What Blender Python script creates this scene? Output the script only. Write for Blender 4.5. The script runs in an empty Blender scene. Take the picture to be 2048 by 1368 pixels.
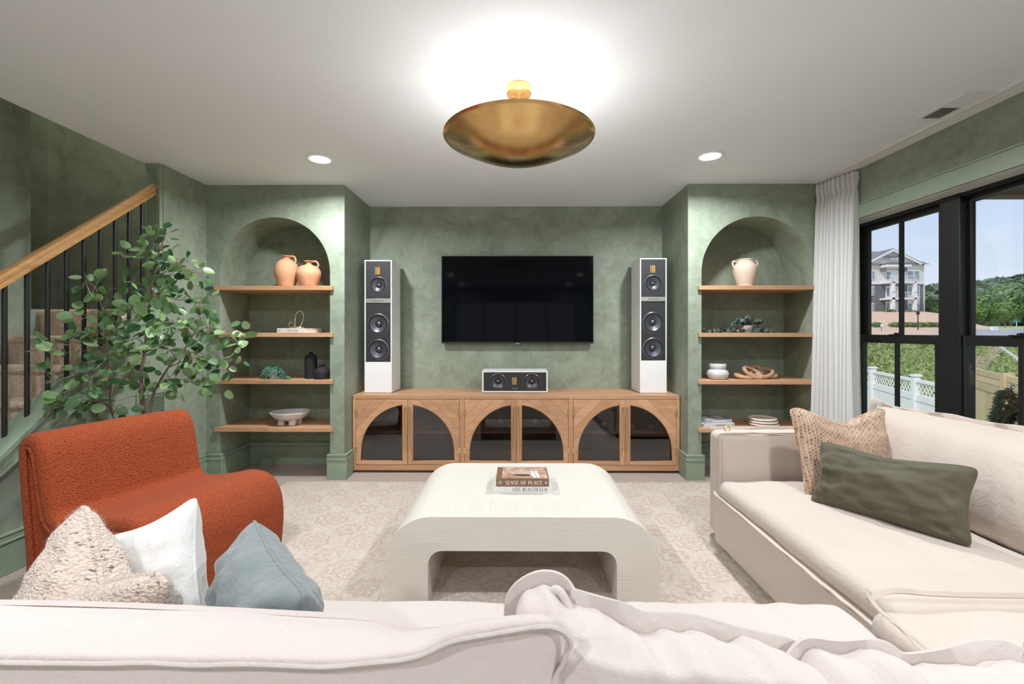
import bpy, bmesh, math, random
from mathutils import Vector, Matrix, noise
random.seed(7)
S = bpy.context.scene
COL = S.collection
PI = math.pi
R = math.radians

# ------------------------------------------------------------------ camera, world, sun, exposure
cam_d = bpy.data.cameras.new('camera'); cam = bpy.data.objects.new('camera', cam_d); COL.objects.link(cam)
cam.location = (0, 0, 1.22); cam.rotation_euler = (PI/2, 0, .0077)
cam_d.sensor_width = 36; cam_d.lens = 36*905/2048; cam_d.shift_y = -20/2048
cam_d.clip_start = .02; cam_d.clip_end = 1500
S.camera = cam
S.view_settings.view_transform = 'Standard'; S.view_settings.look = 'None'
S.view_settings.gamma = 1; S.view_settings.use_curve_mapping = False
S.view_settings.exposure = 0.55
S.cycles.max_bounces = 8; S.cycles.diffuse_bounces = 6; S.cycles.glossy_bounces = 4
S.cycles.transmission_bounces = 6; S.cycles.transparent_max_bounces = 12
S.cycles.caustics_reflective = False; S.cycles.caustics_refractive = False
S.cycles.sample_clamp_indirect = 6

SKY = .72            # world strength
DOWN = 30.0          # watts per recessed light
PEND = 7.0          # watts per pendant bulb
SUN = 2.0

w = bpy.data.worlds.new('sky'); S.world = w; w.use_nodes = True
nt = w.node_tree; nt.nodes.clear()
def wn(t, **k):
    n = nt.nodes.new(t)
    for a, b in k.items(): setattr(n, a, b)
    return n
tc = wn('ShaderNodeTexCoord'); sp = wn('ShaderNodeSeparateXYZ'); nt.links.new(tc.outputs['Generated'], sp.inputs[0])
rp = wn('ShaderNodeValToRGB'); nt.links.new(sp.outputs['Z'], rp.inputs[0])
cr = rp.color_ramp; cr.elements[0].position = 0.0; cr.elements[0].color = (.80, .87, .96, 1)
cr.elements[1].position = .75; cr.elements[1].color = (.30, .48, .86, 1)
e = cr.elements.new(.22); e.color = (.56, .70, .93, 1)
mp = wn('ShaderNodeMapping'); mp.inputs['Scale'].default_value = (1, 1, 3.2); nt.links.new(tc.outputs['Generated'], mp.inputs[0])
nz = wn('ShaderNodeTexNoise'); nz.inputs['Scale'].default_value = 2.4; nz.inputs['Detail'].default_value = 6; nz.inputs['Distortion'].default_value = .6
nt.links.new(mp.outputs[0], nz.inputs[0])
r2 = wn('ShaderNodeValToRGB'); r2.color_ramp.elements[0].position = .44; r2.color_ramp.elements[1].position = .72
nt.links.new(nz.outputs[0], r2.inputs[0])
mx = wn('ShaderNodeMix', data_type='RGBA'); mx.inputs[7].default_value = (.86, .90, .97, 1)
nt.links.new(r2.outputs[0], mx.inputs[0]); nt.links.new(rp.outputs[0], mx.inputs[6])
bg = wn('ShaderNodeBackground'); bg.inputs[1].default_value = SKY; nt.links.new(mx.outputs[2], bg.inputs[0])
ow = wn('ShaderNodeOutputWorld'); nt.links.new(bg.outputs[0], ow.inputs[0])

sl = bpy.data.lights.new('sun', 'SUN'); sl.energy = SUN; sl.angle = R(6); sl.color = (1, .95, .88)
so = bpy.data.objects.new('sun', sl); COL.objects.link(so)
so.rotation_euler = Vector((-.55, -.35, .75)).to_track_quat('Z', 'Y').to_euler()
so.location = (0, 0, 12)

# ------------------------------------------------------------------ materials
MATS = {}
class NB:
    def __init__(s, name):
        s.m = bpy.data.materials.new(name); s.m.use_nodes = True; s.t = s.m.node_tree
        s.b = s.t.nodes['Principled BSDF']; s.out = s.t.nodes['Material Output']; MATS[name] = s.m
        s.co = None
    def n(s, t, **k):
        n = s.t.nodes.new(t)
        for a, b in k.items(): setattr(n, a, b)
        return n
    def l(s, a, b): s.t.links.new(a, b)
    def coord(s, scale=(1,1,1), rot=(0,0,0), kind='Object', loc=(0,0,0)):
        if s.co is None: s.co = s.n('ShaderNodeTexCoord')
        m = s.n('ShaderNodeMapping'); m.inputs['Scale'].default_value = scale; m.inputs['Rotation'].default_value = rot
        m.inputs['Location'].default_value = loc
        s.l(s.co.outputs[kind], m.inputs[0]); return m.outputs[0]
    def noise(s, vec, scale, detail=3, rough=.5, dist=0):
        n = s.n('ShaderNodeTexNoise'); n.inputs['Scale'].default_value = scale; n.inputs['Detail'].default_value = detail
        n.inputs['Roughness'].default_value = rough; n.inputs['Distortion'].default_value = dist
        s.l(vec, n.inputs['Vector']); return n.outputs[0]
    def ramp(s, fac, stops):
        n = s.n('ShaderNodeValToRGB'); c = n.color_ramp
        c.elements[0].position, c.elements[0].color = stops[0][0], (*stops[0][1], 1)
        c.elements[1].position, c.elements[1].color = stops[-1][0], (*stops[-1][1], 1)
        for p, q in stops[1:-1]:
            e = c.elements.new(p); e.color = (*q, 1)
        s.l(fac, n.inputs[0]); return n.outputs[0]
    def mix(s, fac, a, b, mode='MIX'):
        n = s.n('ShaderNodeMix', data_type='RGBA', blend_type=mode)
        for v, i in ((fac, 0), (a, 6), (b, 7)):
            if hasattr(v, 'is_output') or hasattr(v, 'links'): s.l(v, n.inputs[i])
            else: n.inputs[i].default_value = v if i == 0 else (*v, 1)
        return n.outputs[2]
    def math(s, op, a, b=0, c=None):
        n = s.n('ShaderNodeMath', operation=op)
        for v, i in ((a, 0), (b, 1)) + (((c, 2),) if c is not None else ()):
            if hasattr(v, 'links'): s.l(v, n.inputs[i])
            else: n.inputs[i].default_value = v
        return n.outputs[0]
    def bump(s, h, strength=.3, dist=.01, prev=None):
        n = s.n('ShaderNodeBump'); n.inputs['Strength'].default_value = strength; n.inputs['Distance'].default_value = dist
        s.l(h, n.inputs['Height'])
        if prev: s.l(prev, n.inputs['Normal'])
        s.l(n.outputs[0], s.b.inputs['Normal']); return n.outputs[0]
    def set(s, color=None, rough=None, metal=None, **k):
        for v, nm in ((color, 'Base Color'), (rough, 'Roughness'), (metal, 'Metallic')):
            if v is None: continue
            if hasattr(v, 'links'): s.l(v, s.b.inputs[nm])
            else: s.b.inputs[nm].default_value = (*v, 1) if nm == 'Base Color' else v
        for nm, v in k.items(): s.b.inputs[nm.replace('_', ' ')].default_value = v
        return s.m

def plain(name, col, rough=.5, metal=0, bump=None, var=.08, **k):
    N = NB(name); v = N.coord()
    f = N.noise(v, 9, 4)
    c = N.mix(f, tuple(max(0, x*(1-var)) for x in col), tuple(min(1, x*(1+var)) for x in col))
    if bump: N.bump(N.noise(v, bump[0], 3), bump[1], bump[2] if len(bump) > 2 else .004)
    return N.set(c, rough, metal, **k)

def plaster(name, a, b):
    N = NB(name); v = N.coord()
    f1 = N.noise(v, 1.7, 5, .55, 2.2); f2 = N.noise(v, 5.5, 5, .6, 3.0)
    c1 = N.ramp(f1, [(.36, a), (.62, b)])
    c2 = N.ramp(f2, [(.35, tuple(x*.93 for x in a)), (.66, tuple(x*1.06 for x in b))])
    c = N.mix(.42, c1, c2)
    N.bump(f2, .10, .01)
    return N.set(c, .58)
plaster('green_plaster', (.212, .255, .188), (.315, .368, .292))
N = NB('green_trim'); v = N.coord(); N.set(N.mix(N.noise(v, 6, 4, .5, 1), (.235, .305, .225), (.285, .362, .272)), .45)
N = NB('ceiling_paint'); v = N.coord(); N.bump(N.noise(v, 60, 2), .05, .002); N.set(N.mix(N.noise(v, 1, 2), (.80, .845, .905), (.82, .865, .925)), .8)
plain('white_paint', (.80, .80, .80), .35, var=.02)
plain('speaker_white', (.82, .82, .83), .28, var=.02)
N = NB('carpet'); v = N.coord((62, 62, 62))
wv = N.n('ShaderNodeTexWave', wave_type='BANDS', bands_direction='X'); wv.inputs['Scale'].default_value = .5; wv.inputs['Distortion'].default_value = .8
N.l(v, wv.inputs[0])
wv2 = N.n('ShaderNodeTexWave', wave_type='BANDS', bands_direction='Y'); wv2.inputs['Scale'].default_value = .5; wv2.inputs['Distortion'].default_value = .8
N.l(v, wv2.inputs[0])
h = N.math('MULTIPLY', wv.outputs[1], wv2.outputs[1])
f = N.noise(v, 1.6, 4)
c = N.mix(h, (.40, .32, .275), (.66, .56, .495)); c = N.mix(N.math('MULTIPLY', f, .4), c, (.60, .52, .47))
N.bump(h, .8, .008); N.set(c, .95)
N = NB('stair_carpet'); v = N.coord((70, 70, 70)); vo = N.n('ShaderNodeTexVoronoi'); vo.inputs['Scale'].default_value = 1.3; N.l(v, vo.inputs[0])
c = N.mix(vo.outputs[0], (.78, .62, .51), (.48, .35, .27)); N.bump(vo.outputs[0], .5, .005); N.set(c, .95)

# rug: faded medallion pattern, carved pile with strie
N = NB('rug_pile'); v0 = N.coord()
wz = N.noise(v0, 11, 3); wsep = N.n('ShaderNodeVectorMath', operation='SCALE'); wsep.inputs['Scale'].default_value = .045
nn = N.n('ShaderNodeTexNoise'); nn.inputs['Scale'].default_value = 14; N.l(v0, nn.inputs['Vector']); N.l(nn.outputs[1], wsep.inputs[0])
ad = N.n('ShaderNodeVectorMath', operation='ADD'); N.l(v0, ad.inputs[0]); N.l(wsep.outputs[0], ad.inputs[1])
def cell(scale, off):
    m = N.n('ShaderNodeMapping'); m.inputs['Scale'].default_value = scale; m.inputs['Location'].default_value = off; N.l(ad.outputs[0], m.inputs[0])
    fr = N.n('ShaderNodeVectorMath', operation='FRACTION'); N.l(m.outputs[0], fr.inputs[0])
    sb = N.n('ShaderNodeVectorMath', operation='SUBTRACT'); sb.inputs[1].default_value = (.5, .5, 0); N.l(fr.outputs[0], sb.inputs[0])
    ml = N.n('ShaderNodeVectorMath', operation='MULTIPLY'); ml.inputs[1].default_value = (1, 1, 0); N.l(sb.outputs[0], ml.inputs[0])
    return ml.outputs[0]
c1 = cell((3.2, 3.2, 1), (.2, .1, 0)); c2 = cell((3.2, 3.2, 1), (.7, .6, 0))
def rings(c, k):
    ln = N.n('ShaderNodeVectorMath', operation='LENGTH'); N.l(c, ln.inputs[0])
    gr = N.n('ShaderNodeTexGradient', gradient_type='RADIAL'); N.l(c, gr.inputs[0])
    pet = N.math('MULTIPLY', N.math('SINE', N.math('MULTIPLY', gr.outputs[1], 2*PI*8)), .035)
    s = N.math('SINE', N.math('MULTIPLY', N.math('ADD', ln.outputs['Value'], pet), k))
    return N.math('GREATER_THAN', s, .35), ln.outputs['Value']
ra, la = rings(c1, 46); rb, lb = rings(c2, 38)
pa = N.math('MULTIPLY', ra, N.math('LESS_THAN', la, .36)); pb = N.math('MULTIPLY', rb, N.math('LESS_THAN', lb, .30))
ve = N.n('ShaderNodeTexVoronoi', feature='DISTANCE_TO_EDGE'); ve.inputs['Scale'].default_value = 13; N.l(ad.outputs[0], ve.inputs[0]); pat = N.math('MAXIMUM', N.math('MAXIMUM', pa, pb), N.math('MULTIPLY', N.math('LESS_THAN', ve.outputs['Distance'], .05), .30))
st = N.noise(N.coord((150, 5, 1), (0, 0, R(0))), 1.2, 2); st2 = N.noise(N.coord((5, 170, 1), (0, 0, 0)), 1.2, 2)
strie = N.math('MULTIPLY', st, N.math('ADD', st2, .45))
fade = N.noise(v0, 2.2, 3)
amt = N.math('MULTIPLY', pat, N.math('ADD', fade, .22))
cc = N.mix(strie, (.40, .33, .28), (.70, .645, .59)); cc = N.mix(N.math('MINIMUM', N.math('MULTIPLY', amt, .95), .8), cc, (.42, .335, .265))
cc = N.mix(N.math('GREATER_THAN', N.noise(v0, 95, 2), .60), cc, (.47, .385, .32))
b1 = N.bump(N.math('SUBTRACT', N.math('MULTIPLY', strie, .8), pat), .6, .006); N.set(cc, .95)

def wood(name, a, b, axis=0, rough=.42, rotz=(0,0,0)):
    N = NB(name); sc = [26, 26, 26]; sc[axis] = 1.6
    v = N.coord(tuple(sc), rotz)
    oi = N.n('ShaderNodeObjectInfo'); ad = N.n('ShaderNodeVectorMath', operation='ADD'); N.l(v, ad.inputs[0])
    cb = N.n('ShaderNodeCombineXYZ'); N.l(N.math('MULTIPLY', oi.outputs['Random'], 40), cb.inputs[0]); N.l(N.math('MULTIPLY', oi.outputs['Random'], 23), cb.inputs[2]); N.l(cb.outputs[0], ad.inputs[1])
    f = N.noise(ad.outputs[0], 1.0, 6, .6, .6); f2 = N.noise(ad.outputs[0], 4.5, 3, .5)
    c = N.ramp(f, [(.3, a), (.7, b)]); c = N.mix(N.math('MULTIPLY', f2, .5), c, tuple(x*.58 for x in a))
    br = N.math('ADD', N.math('MULTIPLY', oi.outputs['Random'], .22), .89)
    hs = N.n('ShaderNodeHueSaturation'); N.l(br, hs.inputs['Value']); N.l(c, hs.inputs['Color'])
    N.bump(f2, .08, .002)
    return N.set(hs.outputs[0], rough)
OA, OB = (.52, .275, .145), (.73, .435, .25)
wood('oak', OA, OB, 0); wood('oak_upright', OA, OB, 2); wood('oak_deep', OA, OB, 1)
wood('oak_plank', OA, OB, 0)
wood('rail_oak', (.52, .27, .10), (.74, .43, .19), 1, .28)
wood('driftwood', (.40, .24, .14), (.62, .42, .27), 0, .6)
wood('fence_pine', (.55, .42, .22), (.74, .60, .36), 2, .7)

def fabric(name, a, b, sc=420, bs=.25, rough=.95, cloud=3.0, sheen=.2):
    N = NB(name); v = N.coord()
    f = N.noise(v, cloud, 4); g = N.noise(v, sc, 2)
    c = N.mix(f, a, b); c = N.mix(N.math('MULTIPLY', g, .35), c, tuple(x*.72 for x in a))
    b_ = N.bump(N.noise(v, 13, 5, .6, 1.6), .30 if sc < 300 else .20, .03); N.bump(g, bs, .002, b_); N.set(c, rough); N.b.inputs['Sheen Weight'].default_value = sheen; return N.m
fabric('linen', (.555, .475, .42), (.62, .54, .485), 500, .22)
fabric('linen_light', (.585, .52, .49), (.64, .575, .545), 500, .18)
fabric('white_linen', (.76, .76, .76), (.84, .84, .83))
fabric('blue_velvet', (.095, .125, .135), (.235, .275, .29), 260, .2, .8, 11, .35)
fabric('olive_velvet', (.060, .052, .028), (.115, .102, .062), 300, .15, .8, 6, .15)
fabric('patio_fabric', (.05, .065, .07), (.08, .095, .10))
N = NB('boucle'); v = N.coord(); vo = N.n('ShaderNodeTexVoronoi'); vo.inputs['Scale'].default_value = 165; N.l(v, vo.inputs[0])
c = N.mix(vo.outputs[0], (.50, .095, .020), (.15, .018, .003)); c = N.mix(.30, c, (.36, .062, .013))
N.bump(vo.outputs[0], .9, .006); N.set(c, .95); N.b.inputs['Sheen Weight'].default_value = .02
N = NB('chunky_knit'); v = N.coord((1, 1, 1)); vo = N.n('ShaderNodeTexVoronoi'); vo.inputs['Scale'].default_value = 105
mp_ = N.coord((1, 1, 1.9)); N.l(mp_, vo.inputs[0]); f = N.noise(N.coord((9, 9, 90)), 3, 3)
c = N.mix(vo.outputs[0], (.74, .60, .51), (.42, .31, .24)); c = N.mix(N.math('GREATER_THAN', f, .66), c, (.16, .12, .10))
c = N.mix(N.math('MULTIPLY', N.noise(v, 9, 3), .7), c, (.50, .42, .37)); c = N.mix(N.math('GREATER_THAN', N.noise(N.coord((1, 1, 2.5)), 55, 2), .66), c, (.13, .095, .08)); N.bump(vo.outputs[0], .8, .007); N.set(c, .95); N.b.inputs['Sheen Weight'].default_value = .5
N = NB('jute_weave'); br = N.n('ShaderNodeTexBrick'); br.inputs['Scale'].default_value = 1; br.inputs['Brick Width'].default_value = .017; br.inputs['Row Height'].default_value = .013
br.inputs['Mortar Size'].default_value = .0022; br.inputs['Mortar Smooth'].default_value = .6; br.inputs['Color1'].default_value = (.50, .34, .24, 1); br.inputs['Color2'].default_value = (.22, .14, .10, 1); br.inputs['Mortar'].default_value = (.72, .55, .42, 1)
rt = N.coord((1, 1, 1), (R(-90), 0, R(0))); dn = N.n('ShaderNodeTexNoise'); dn.inputs['Scale'].default_value = 45; N.l(rt, dn.inputs['Vector']); dv = N.n('ShaderNodeVectorMath', operation='MULTIPLY_ADD'); dv.inputs[1].default_value = (.007, .007, .007); N.l(dn.outputs[1], dv.inputs[0]); N.l(rt, dv.inputs[2]); sw = N.n('ShaderNodeSeparateXYZ'); N.l(dv.outputs[0], sw.inputs[0]); cw = N.n('ShaderNodeCombineXYZ'); N.l(sw.outputs[1], cw.inputs[0]); N.l(sw.outputs[0], cw.inputs[1]); N.l(cw.outputs[0], br.inputs[0]); N.bump(br.outputs['Fac'], -.9, .004)
N.set(N.mix(N.math('MULTIPLY', N.noise(N.coord(), 60, 3), .5), br.outputs['Color'], (.34, .23, .16)), .95)
N = NB('curtain_linen'); v = N.coord((1, 1, 1)); g = N.noise(N.coord((300, 300, 40)), 1, 2); g2 = N.noise(N.coord((40, 40, 500)), 1, 2)
c = N.mix(g2, (.82, .81, .80), (.93, .93, .92)); N.bump(g, .15, .002); N.set(c, .9)
tr = N.n('ShaderNodeBsdfTranslucent'); tr.inputs[0].default_value = (.80, .80, .80, 1); ms = N.n('ShaderNodeMixShader'); ms.inputs[0].default_value = .3
N.l(N.b.outputs[0], ms.inputs[1]); N.l(tr.outputs[0], ms.inputs[2]); N.l(ms.outputs[0], N.out.inputs[0])
N = NB('grasscloth'); g = N.noise(N.coord((4, 160, 160)), 1, 3); N.bump(g, .25, .003); N.set(N.mix(g, (.60, .565, .515), (.73, .69, .635)), .55)
N = NB('grasscloth_top'); g = N.noise(N.coord((160, 4, 160)), 1, 3); N.bump(g, .25, .003); N.set(N.mix(g, (.60, .565, .515), (.73, .69, .635)), .5)
plain('black_metal', (.012, .012, .013), .35, 0, var=.1)
plain('black_frame', (.010, .010, .011), .4, 0, var=.1)
plain('black_ceramic', (.012, .010, .012), .75, 0, bump=(60, .8, .006))
plain('baffle_black', (.022, .022, .026), .5)
plain('cone_grey', (.10, .105, .125), .33, .55)
plain('rim_grey', (.30, .31, .33), .25, .8); plain('rubber_black', (.008, .008, .009), .6)
plain('silver', (.75, .73, .70), .28, .9)
plain('gold_tweeter', (.85, .48, .12), .35, .8)
N = NB('aged_brass'); v = N.coord(); f = N.noise(v, 4, 6, .6, 1.2); f2 = N.noise(N.coord((2, 2, 2)), 22, 3)
N.set(N.mix(f, (.46, .27, .10), (.74, .50, .22)), N.math('ADD', N.math('MULTIPLY', f2, .16), .14), 1.0)
plain('canopy_brass', (.90, .58, .26), .25, .9)
plain('brass', (.88, .66, .36), .25, 1.0)
plain('terracotta', (.60, .32, .18), .85, bump=(24, .25, .006), var=.16)
plain('cream_ceramic', (.60, .49, .40), .8, bump=(18, .15, .005))
plain('white_ceramic', (.62, .63, .64), .6, bump=(30, .1, .003))
plain('chalk_stone', (.66, .64, .64), .85, bump=(50, .4, .004), var=.12)
plain('cream_stone', (.72, .64, .55), .8, bump=(40, .3, .003), var=.1)
plain('pink_pot', (.50, .38, .36), .7); plain('concrete_pot', (.55, .50, .46), .8)
plain('bark', (.23, .15, .13), .85, bump=(60, .6, .004), var=.3)
def leafmat(name, a, b, rough=.4):
    N = NB(name); oi = N.n('ShaderNodeObjectInfo'); ge = N.n('ShaderNodeNewGeometry')
    rnd = N.math('FRACT', N.math('ADD', oi.outputs['Random'], ge.outputs['Random Per Island']))
    c = N.ramp(rnd, [(0, a), (.55, tuple((x+y)/2 for x, y in zip(a, b))), (1, b)])
    c = N.mix(N.math('MULTIPLY', ge.outputs['Backfacing'], .45), c, tuple(min(1, x*1.5+.05) for x in b))
    N.set(c, rough); tr = N.n('ShaderNodeBsdfTranslucent'); N.l(c, tr.inputs[0]); ms = N.n('ShaderNodeMixShader'); ms.inputs[0].default_value = .18
    N.l(N.b.outputs[0], ms.inputs[1]); N.l(tr.outputs[0], ms.inputs[2]); N.l(ms.outputs[0], N.out.inputs[0])
leafmat('tree_leaf', (.022, .10, .035), (.27, .42, .18), .42)
leafmat('teal_bead', (.03, .20, .14), (.28, .50, .38), .5)
leafmat('eucalyptus_leaf', (.015, .035, .035), (.16, .22, .17), .45)
leafmat('far_foliage', (.08, .14, .06), (.22, .32, .13), .8)
leafmat('far_foliage_light', (.12, .20, .05), (.22, .32, .10), .8)
leafmat('wood_foliage', (.09, .135, .095), (.19, .26, .16), .9)
leafmat('spruce_needles', (.04, .065, .025), (.11, .14, .055), .8)
leafmat('meadow_blades', (.12, .20, .045), (.33, .38, .14), .9)
plain('paper', (.74, .72, .70), .8); plain('spine_brown', (.20, .105, .065), .5); plain('spine_white', (.72, .72, .71), .5)
plain('spine_blue', (.45, .50, .58), .5); plain('cover_blue', (.16, .22, .28), .35, var=.3); plain('lettering_white', (.85, .83, .80), .6); plain('lettering_dark', (.04, .04, .05), .6)
plain('lettering_grey', (.28, .28, .30), .6)
N = NB('cover_photo'); v = N.coord(); f = N.noise(v, 14, 4, .6, 1); N.set(N.ramp(f, [(.3, (.25, .12, .08)), (.5, (.52, .33, .24)), (.68, (.62, .52, .44))]), .25)
N = NB('screen'); N.set((.002, .0025, .004), .06); N.b.inputs['Specular IOR Level'].default_value = .10
plain('plastic_black', (.014, .014, .015), .35)
def glass(name, tint, f0, gain):
    N = NB(name); ge = N.n('ShaderNodeNewGeometry'); d = N.n('ShaderNodeVectorMath', operation='DOT_PRODUCT')
    N.l(ge.outputs['Normal'], d.inputs[0]); N.l(ge.outputs['Incoming'], d.inputs[1])
    c = N.math('POWER', N.math('SUBTRACT', 1, N.math('ABSOLUTE', d.outputs['Value'])), 5)
    f = N.math('MULTIPLY', N.math('ADD', N.math('MULTIPLY', c, 1-f0), f0), gain)
    gl = N.n('ShaderNodeBsdfGlossy'); gl.inputs['Roughness'].default_value = .01; tp = N.n('ShaderNodeBsdfTransparent'); tp.inputs[0].default_value = (*tint, 1)
    ms = N.n('ShaderNodeMixShader'); N.l(f, ms.inputs[0]); N.l(tp.outputs[0], ms.inputs[1]); N.l(gl.outputs[0], ms.inputs[2]); N.l(ms.outputs[0], N.out.inputs[0])
glass('smoked_glass', (.55, .54, .57), .06, 1.5); glass('window_glass', (.98, .985, .985), .03, .8)
def emit(name, col, st):
    N = NB(name); e = N.n('ShaderNodeEmission'); e.inputs[0].default_value = (*col, 1); e.inputs[1].default_value = st; N.l(e.outputs[0], N.out.inputs[0])
emit('lamp_glow', (1, .97, .92), 14); emit('bulb_glass', (1, .93, .8), 3)
# outdoors
N = NB('meadow'); v = N.coord(); f = N.noise(v, .35, 6, .65, .6); g = N.noise(v, 3.2, 5, .7)
c = N.ramp(f, [(.30, (.30, .22, .12)), (.42, (.25, .27, .10)), (.56, (.14, .21, .06)), (.72, (.22, .29, .10))]); c = N.mix(N.math('MULTIPLY', g, .7), c, (.20, .26, .09))
N.bump(g, .6, .2); N.set(c, 1)
plain('clay_bank', (.62, .43, .31), 1, bump=(3, .5, .2), var=.14); plain('asphalt', (.34, .34, .36), .9); plain('field_grass', (.36, .42, .16), 1, var=.2)
plain('siding_light', (.72, .69, .66), .8); plain('siding_dark', (.17, .175, .19), .8); plain('shingle', (.20, .20, .21), .9, var=.15)
plain('far_white', (.82, .82, .82), .7); plain('far_pane', (.24, .32, .36), .15); plain('vinyl_white', (.84, .84, .84), .5, var=.02)
plain('sign_green', (.05, .35, .24), .5); plain('step_timber', (.48, .38, .30), .9); plain('concrete', (.55, .54, .51), .9); plain('porch_wood', (.20, .135, .085), .8)
plain('electronics', (.02, .02, .022), .35)
plain('cabinet_inside', (.10, .07, .05), .6)

# ------------------------------------------------------------------ mesh helpers
class MB:
    def __init__(s): s.v = []; s.f = []; s.mi = []; s.cur = 0
    def add(s, vs, fs):
        o = len(s.v); s.v += [tuple(x) for x in vs]; s.f += [tuple(i+o for i in f) for f in fs]; s.mi += [s.cur]*len(fs); return s
    def box(s, x0, x1, y0, y1, z0, z1, M=None):
        vs = [Vector((x, y, z)) for z in (z0, z1) for y in (y0, y1) for x in (x0, x1)]
        if M: vs = [M @ p for p in vs]
        return s.add(vs, [(0,2,3,1), (4,5,7,6), (0,1,5,4), (2,6,7,3), (0,4,6,2), (1,3,7,5)])
    def prism(s, poly, a, b, axis='y'):
        # polygon of (p, q) extruded from a to b along an axis: y -> (p,y,q); x -> (x,p,q); z -> (p,q,z)
        mk = {'y': lambda p, q, t: (p, t, q), 'x': lambda p, q, t: (t, p, q), 'z': lambda p, q, t: (p, q, t)}[axis]
        n = len(poly); vs = [mk(p, q, a) for p, q in poly] + [mk(p, q, b) for p, q in poly]
        fs = [tuple(range(n)), tuple(range(2*n-1, n-1, -1))] + [(i, i+n, (i+1) % n+n, (i+1) % n) for i in range(n)]
        return s.add(vs, fs)
    def tube(s, pts, r, n=8, closed=False, caps=True):
        pts = [Vector(p) for p in pts]; m = len(pts); rs = r if isinstance(r, (list, tuple)) else [r]*m
        vs = []; up = None
        for i, p in enumerate(pts):
            if closed: t = (pts[(i+1) % m]-pts[i-1])
            else: t = pts[min(i+1, m-1)]-pts[max(i-1, 0)]
            t = t.normalized() if t.length > 1e-9 else Vector((0, 0, 1))
            if up is None: up = Vector((0, 0, 1)) if abs(t.z) < .9 else Vector((1, 0, 0))
            a = t.cross(up)
            if a.length < 1e-4: a = t.orthogonal()
            a.normalize(); b = a.cross(t).normalized(); up = b
            for k in range(n):
                q = 2*PI*k/n; vs.append(p+(a*math.cos(q)+b*math.sin(q))*rs[i])
        fs = []
        for i in range(m if closed else m-1):
            j = (i+1) % m
            for k in range(n): l = (k+1) % n; fs.append((i*n+k, i*n+l, j*n+l, j*n+k))
        if not closed and caps: fs += [tuple(range(n-1, -1, -1)), tuple((m-1)*n+k for k in range(n))]
        return s.add(vs, fs)
    def lathe(s, prof, n=32, c=(0, 0, 0), M=None):
        vs = []
        for r, z in prof:
            for k in range(n):
                q = 2*PI*k/n; p = Vector((c[0]+max(r, 1e-4)*math.cos(q), c[1]+max(r, 1e-4)*math.sin(q), c[2]+z)); vs.append(M @ p if M else p)
        fs = [(i*n+k, i*n+(k+1) % n, (i+1)*n+(k+1) % n, (i+1)*n+k) for i in range(len(prof)-1) for k in range(n)]
        if prof[0][0] < 1e-3: pass
        return s.add(vs, fs)
    def build(s, name, mat, parent=None, smooth=None, bevel=0, seg=2, recalc=True):
        me = bpy.data.meshes.new(name); me.from_pydata(s.v, [], s.f); 
        mats = mat if isinstance(mat, (list, tuple)) else [mat]
        for m in mats: me.materials.append(MATS[m])
        if len(mats) > 1: me.polygons.foreach_set('material_index', s.mi)
        me.update()
        if recalc:
            bm = bmesh.new(); bm.from_mesh(me); bmesh.ops.recalc_face_normals(bm, faces=bm.faces); bm.to_mesh(me); bm.free()
        if smooth is not None:
            me.shade_smooth(); me.set_sharp_from_angle(angle=R(smooth))
        o = bpy.data.objects.new(name, me); COL.objects.link(o)
        if parent: o.parent = parent
        if bevel:
            b = o.modifiers.new('bevel', 'BEVEL'); b.width = bevel; b.segments = seg; b.limit_method = 'ANGLE'; b.angle_limit = R(40)
            if smooth is None: me.shade_smooth(); me.set_sharp_from_angle(angle=R(60))
        return o
def tag(o, label=None, cat=None, group=None, kind=None):
    if label: o['label'] = label
    if cat: o['category'] = cat
    if group: o['group'] = group
    if kind: o['kind'] = kind
    return o
def thing(name, label, cat, loc=(0, 0, 0), rotz=0, group=None):
    o = bpy.data.objects.new(name, None); COL.objects.link(o); o.empty_display_size = .05
    o.location = loc; o.rotation_euler = (0, 0, rotz); return tag(o, label, cat, group)
def struct(o): o['kind'] = 'structure'; return o
def copy_tree(o, parent=None):
    c = o.copy(); COL.objects.link(c)
    if parent: c.parent = parent
    for ch in list(o.children): copy_tree(ch, c)
    return c
def spline(pts, n=8, closed=False):
    P = [Vector(p) for p in pts]; m = len(P); out = []
    rng = range(m) if closed else range(m-1)
    for i in rng:
        if closed: a, b, c, d = P[i-1], P[i], P[(i+1) % m], P[(i+2) % m]
        else: a, b, c, d = P[max(i-1, 0)], P[i], P[i+1], P[min(i+2, m-1)]
        for k in range(n):
            t = k/n; out.append(.5*((2*b)+(c-a)*t+(2*a-5*b+4*c-d)*t*t+(3*b-a-3*c+d)*t**3))
    if not closed: out.append(P[-1])
    return out
def text_mesh(body, size, width=None):
    cu = bpy.data.curves.new('t', 'FONT'); cu.body = body; cu.size = size; cu.extrude = .0004; cu.align_x = 'CENTER'; cu.align_y = 'CENTER'; cu.resolution_u = 3
    o = bpy.data.objects.new('t', cu); COL.objects.link(o); dg = bpy.context.evaluated_depsgraph_get(); dg.update()
    me = bpy.data.meshes.new_from_object(o.evaluated_get(dg)); bpy.data.objects.remove(o); 
    if width:
        xs = [v.co.x for v in me.vertices]; k = width/(max(xs)-min(xs))
        for v in me.vertices: v.co.x *= k
    return me
def lettering(body, size, loc, mat, parent, rot=(PI/2, 0, 0), width=None, name='lettering'):
    me = text_mesh(body, size, width); me.materials.clear(); me.materials.append(MATS[mat])
    o = bpy.data.objects.new(name, me); COL.objects.link(o); o.parent = parent; o.location = loc; o.rotation_euler = rot; return o

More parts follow.
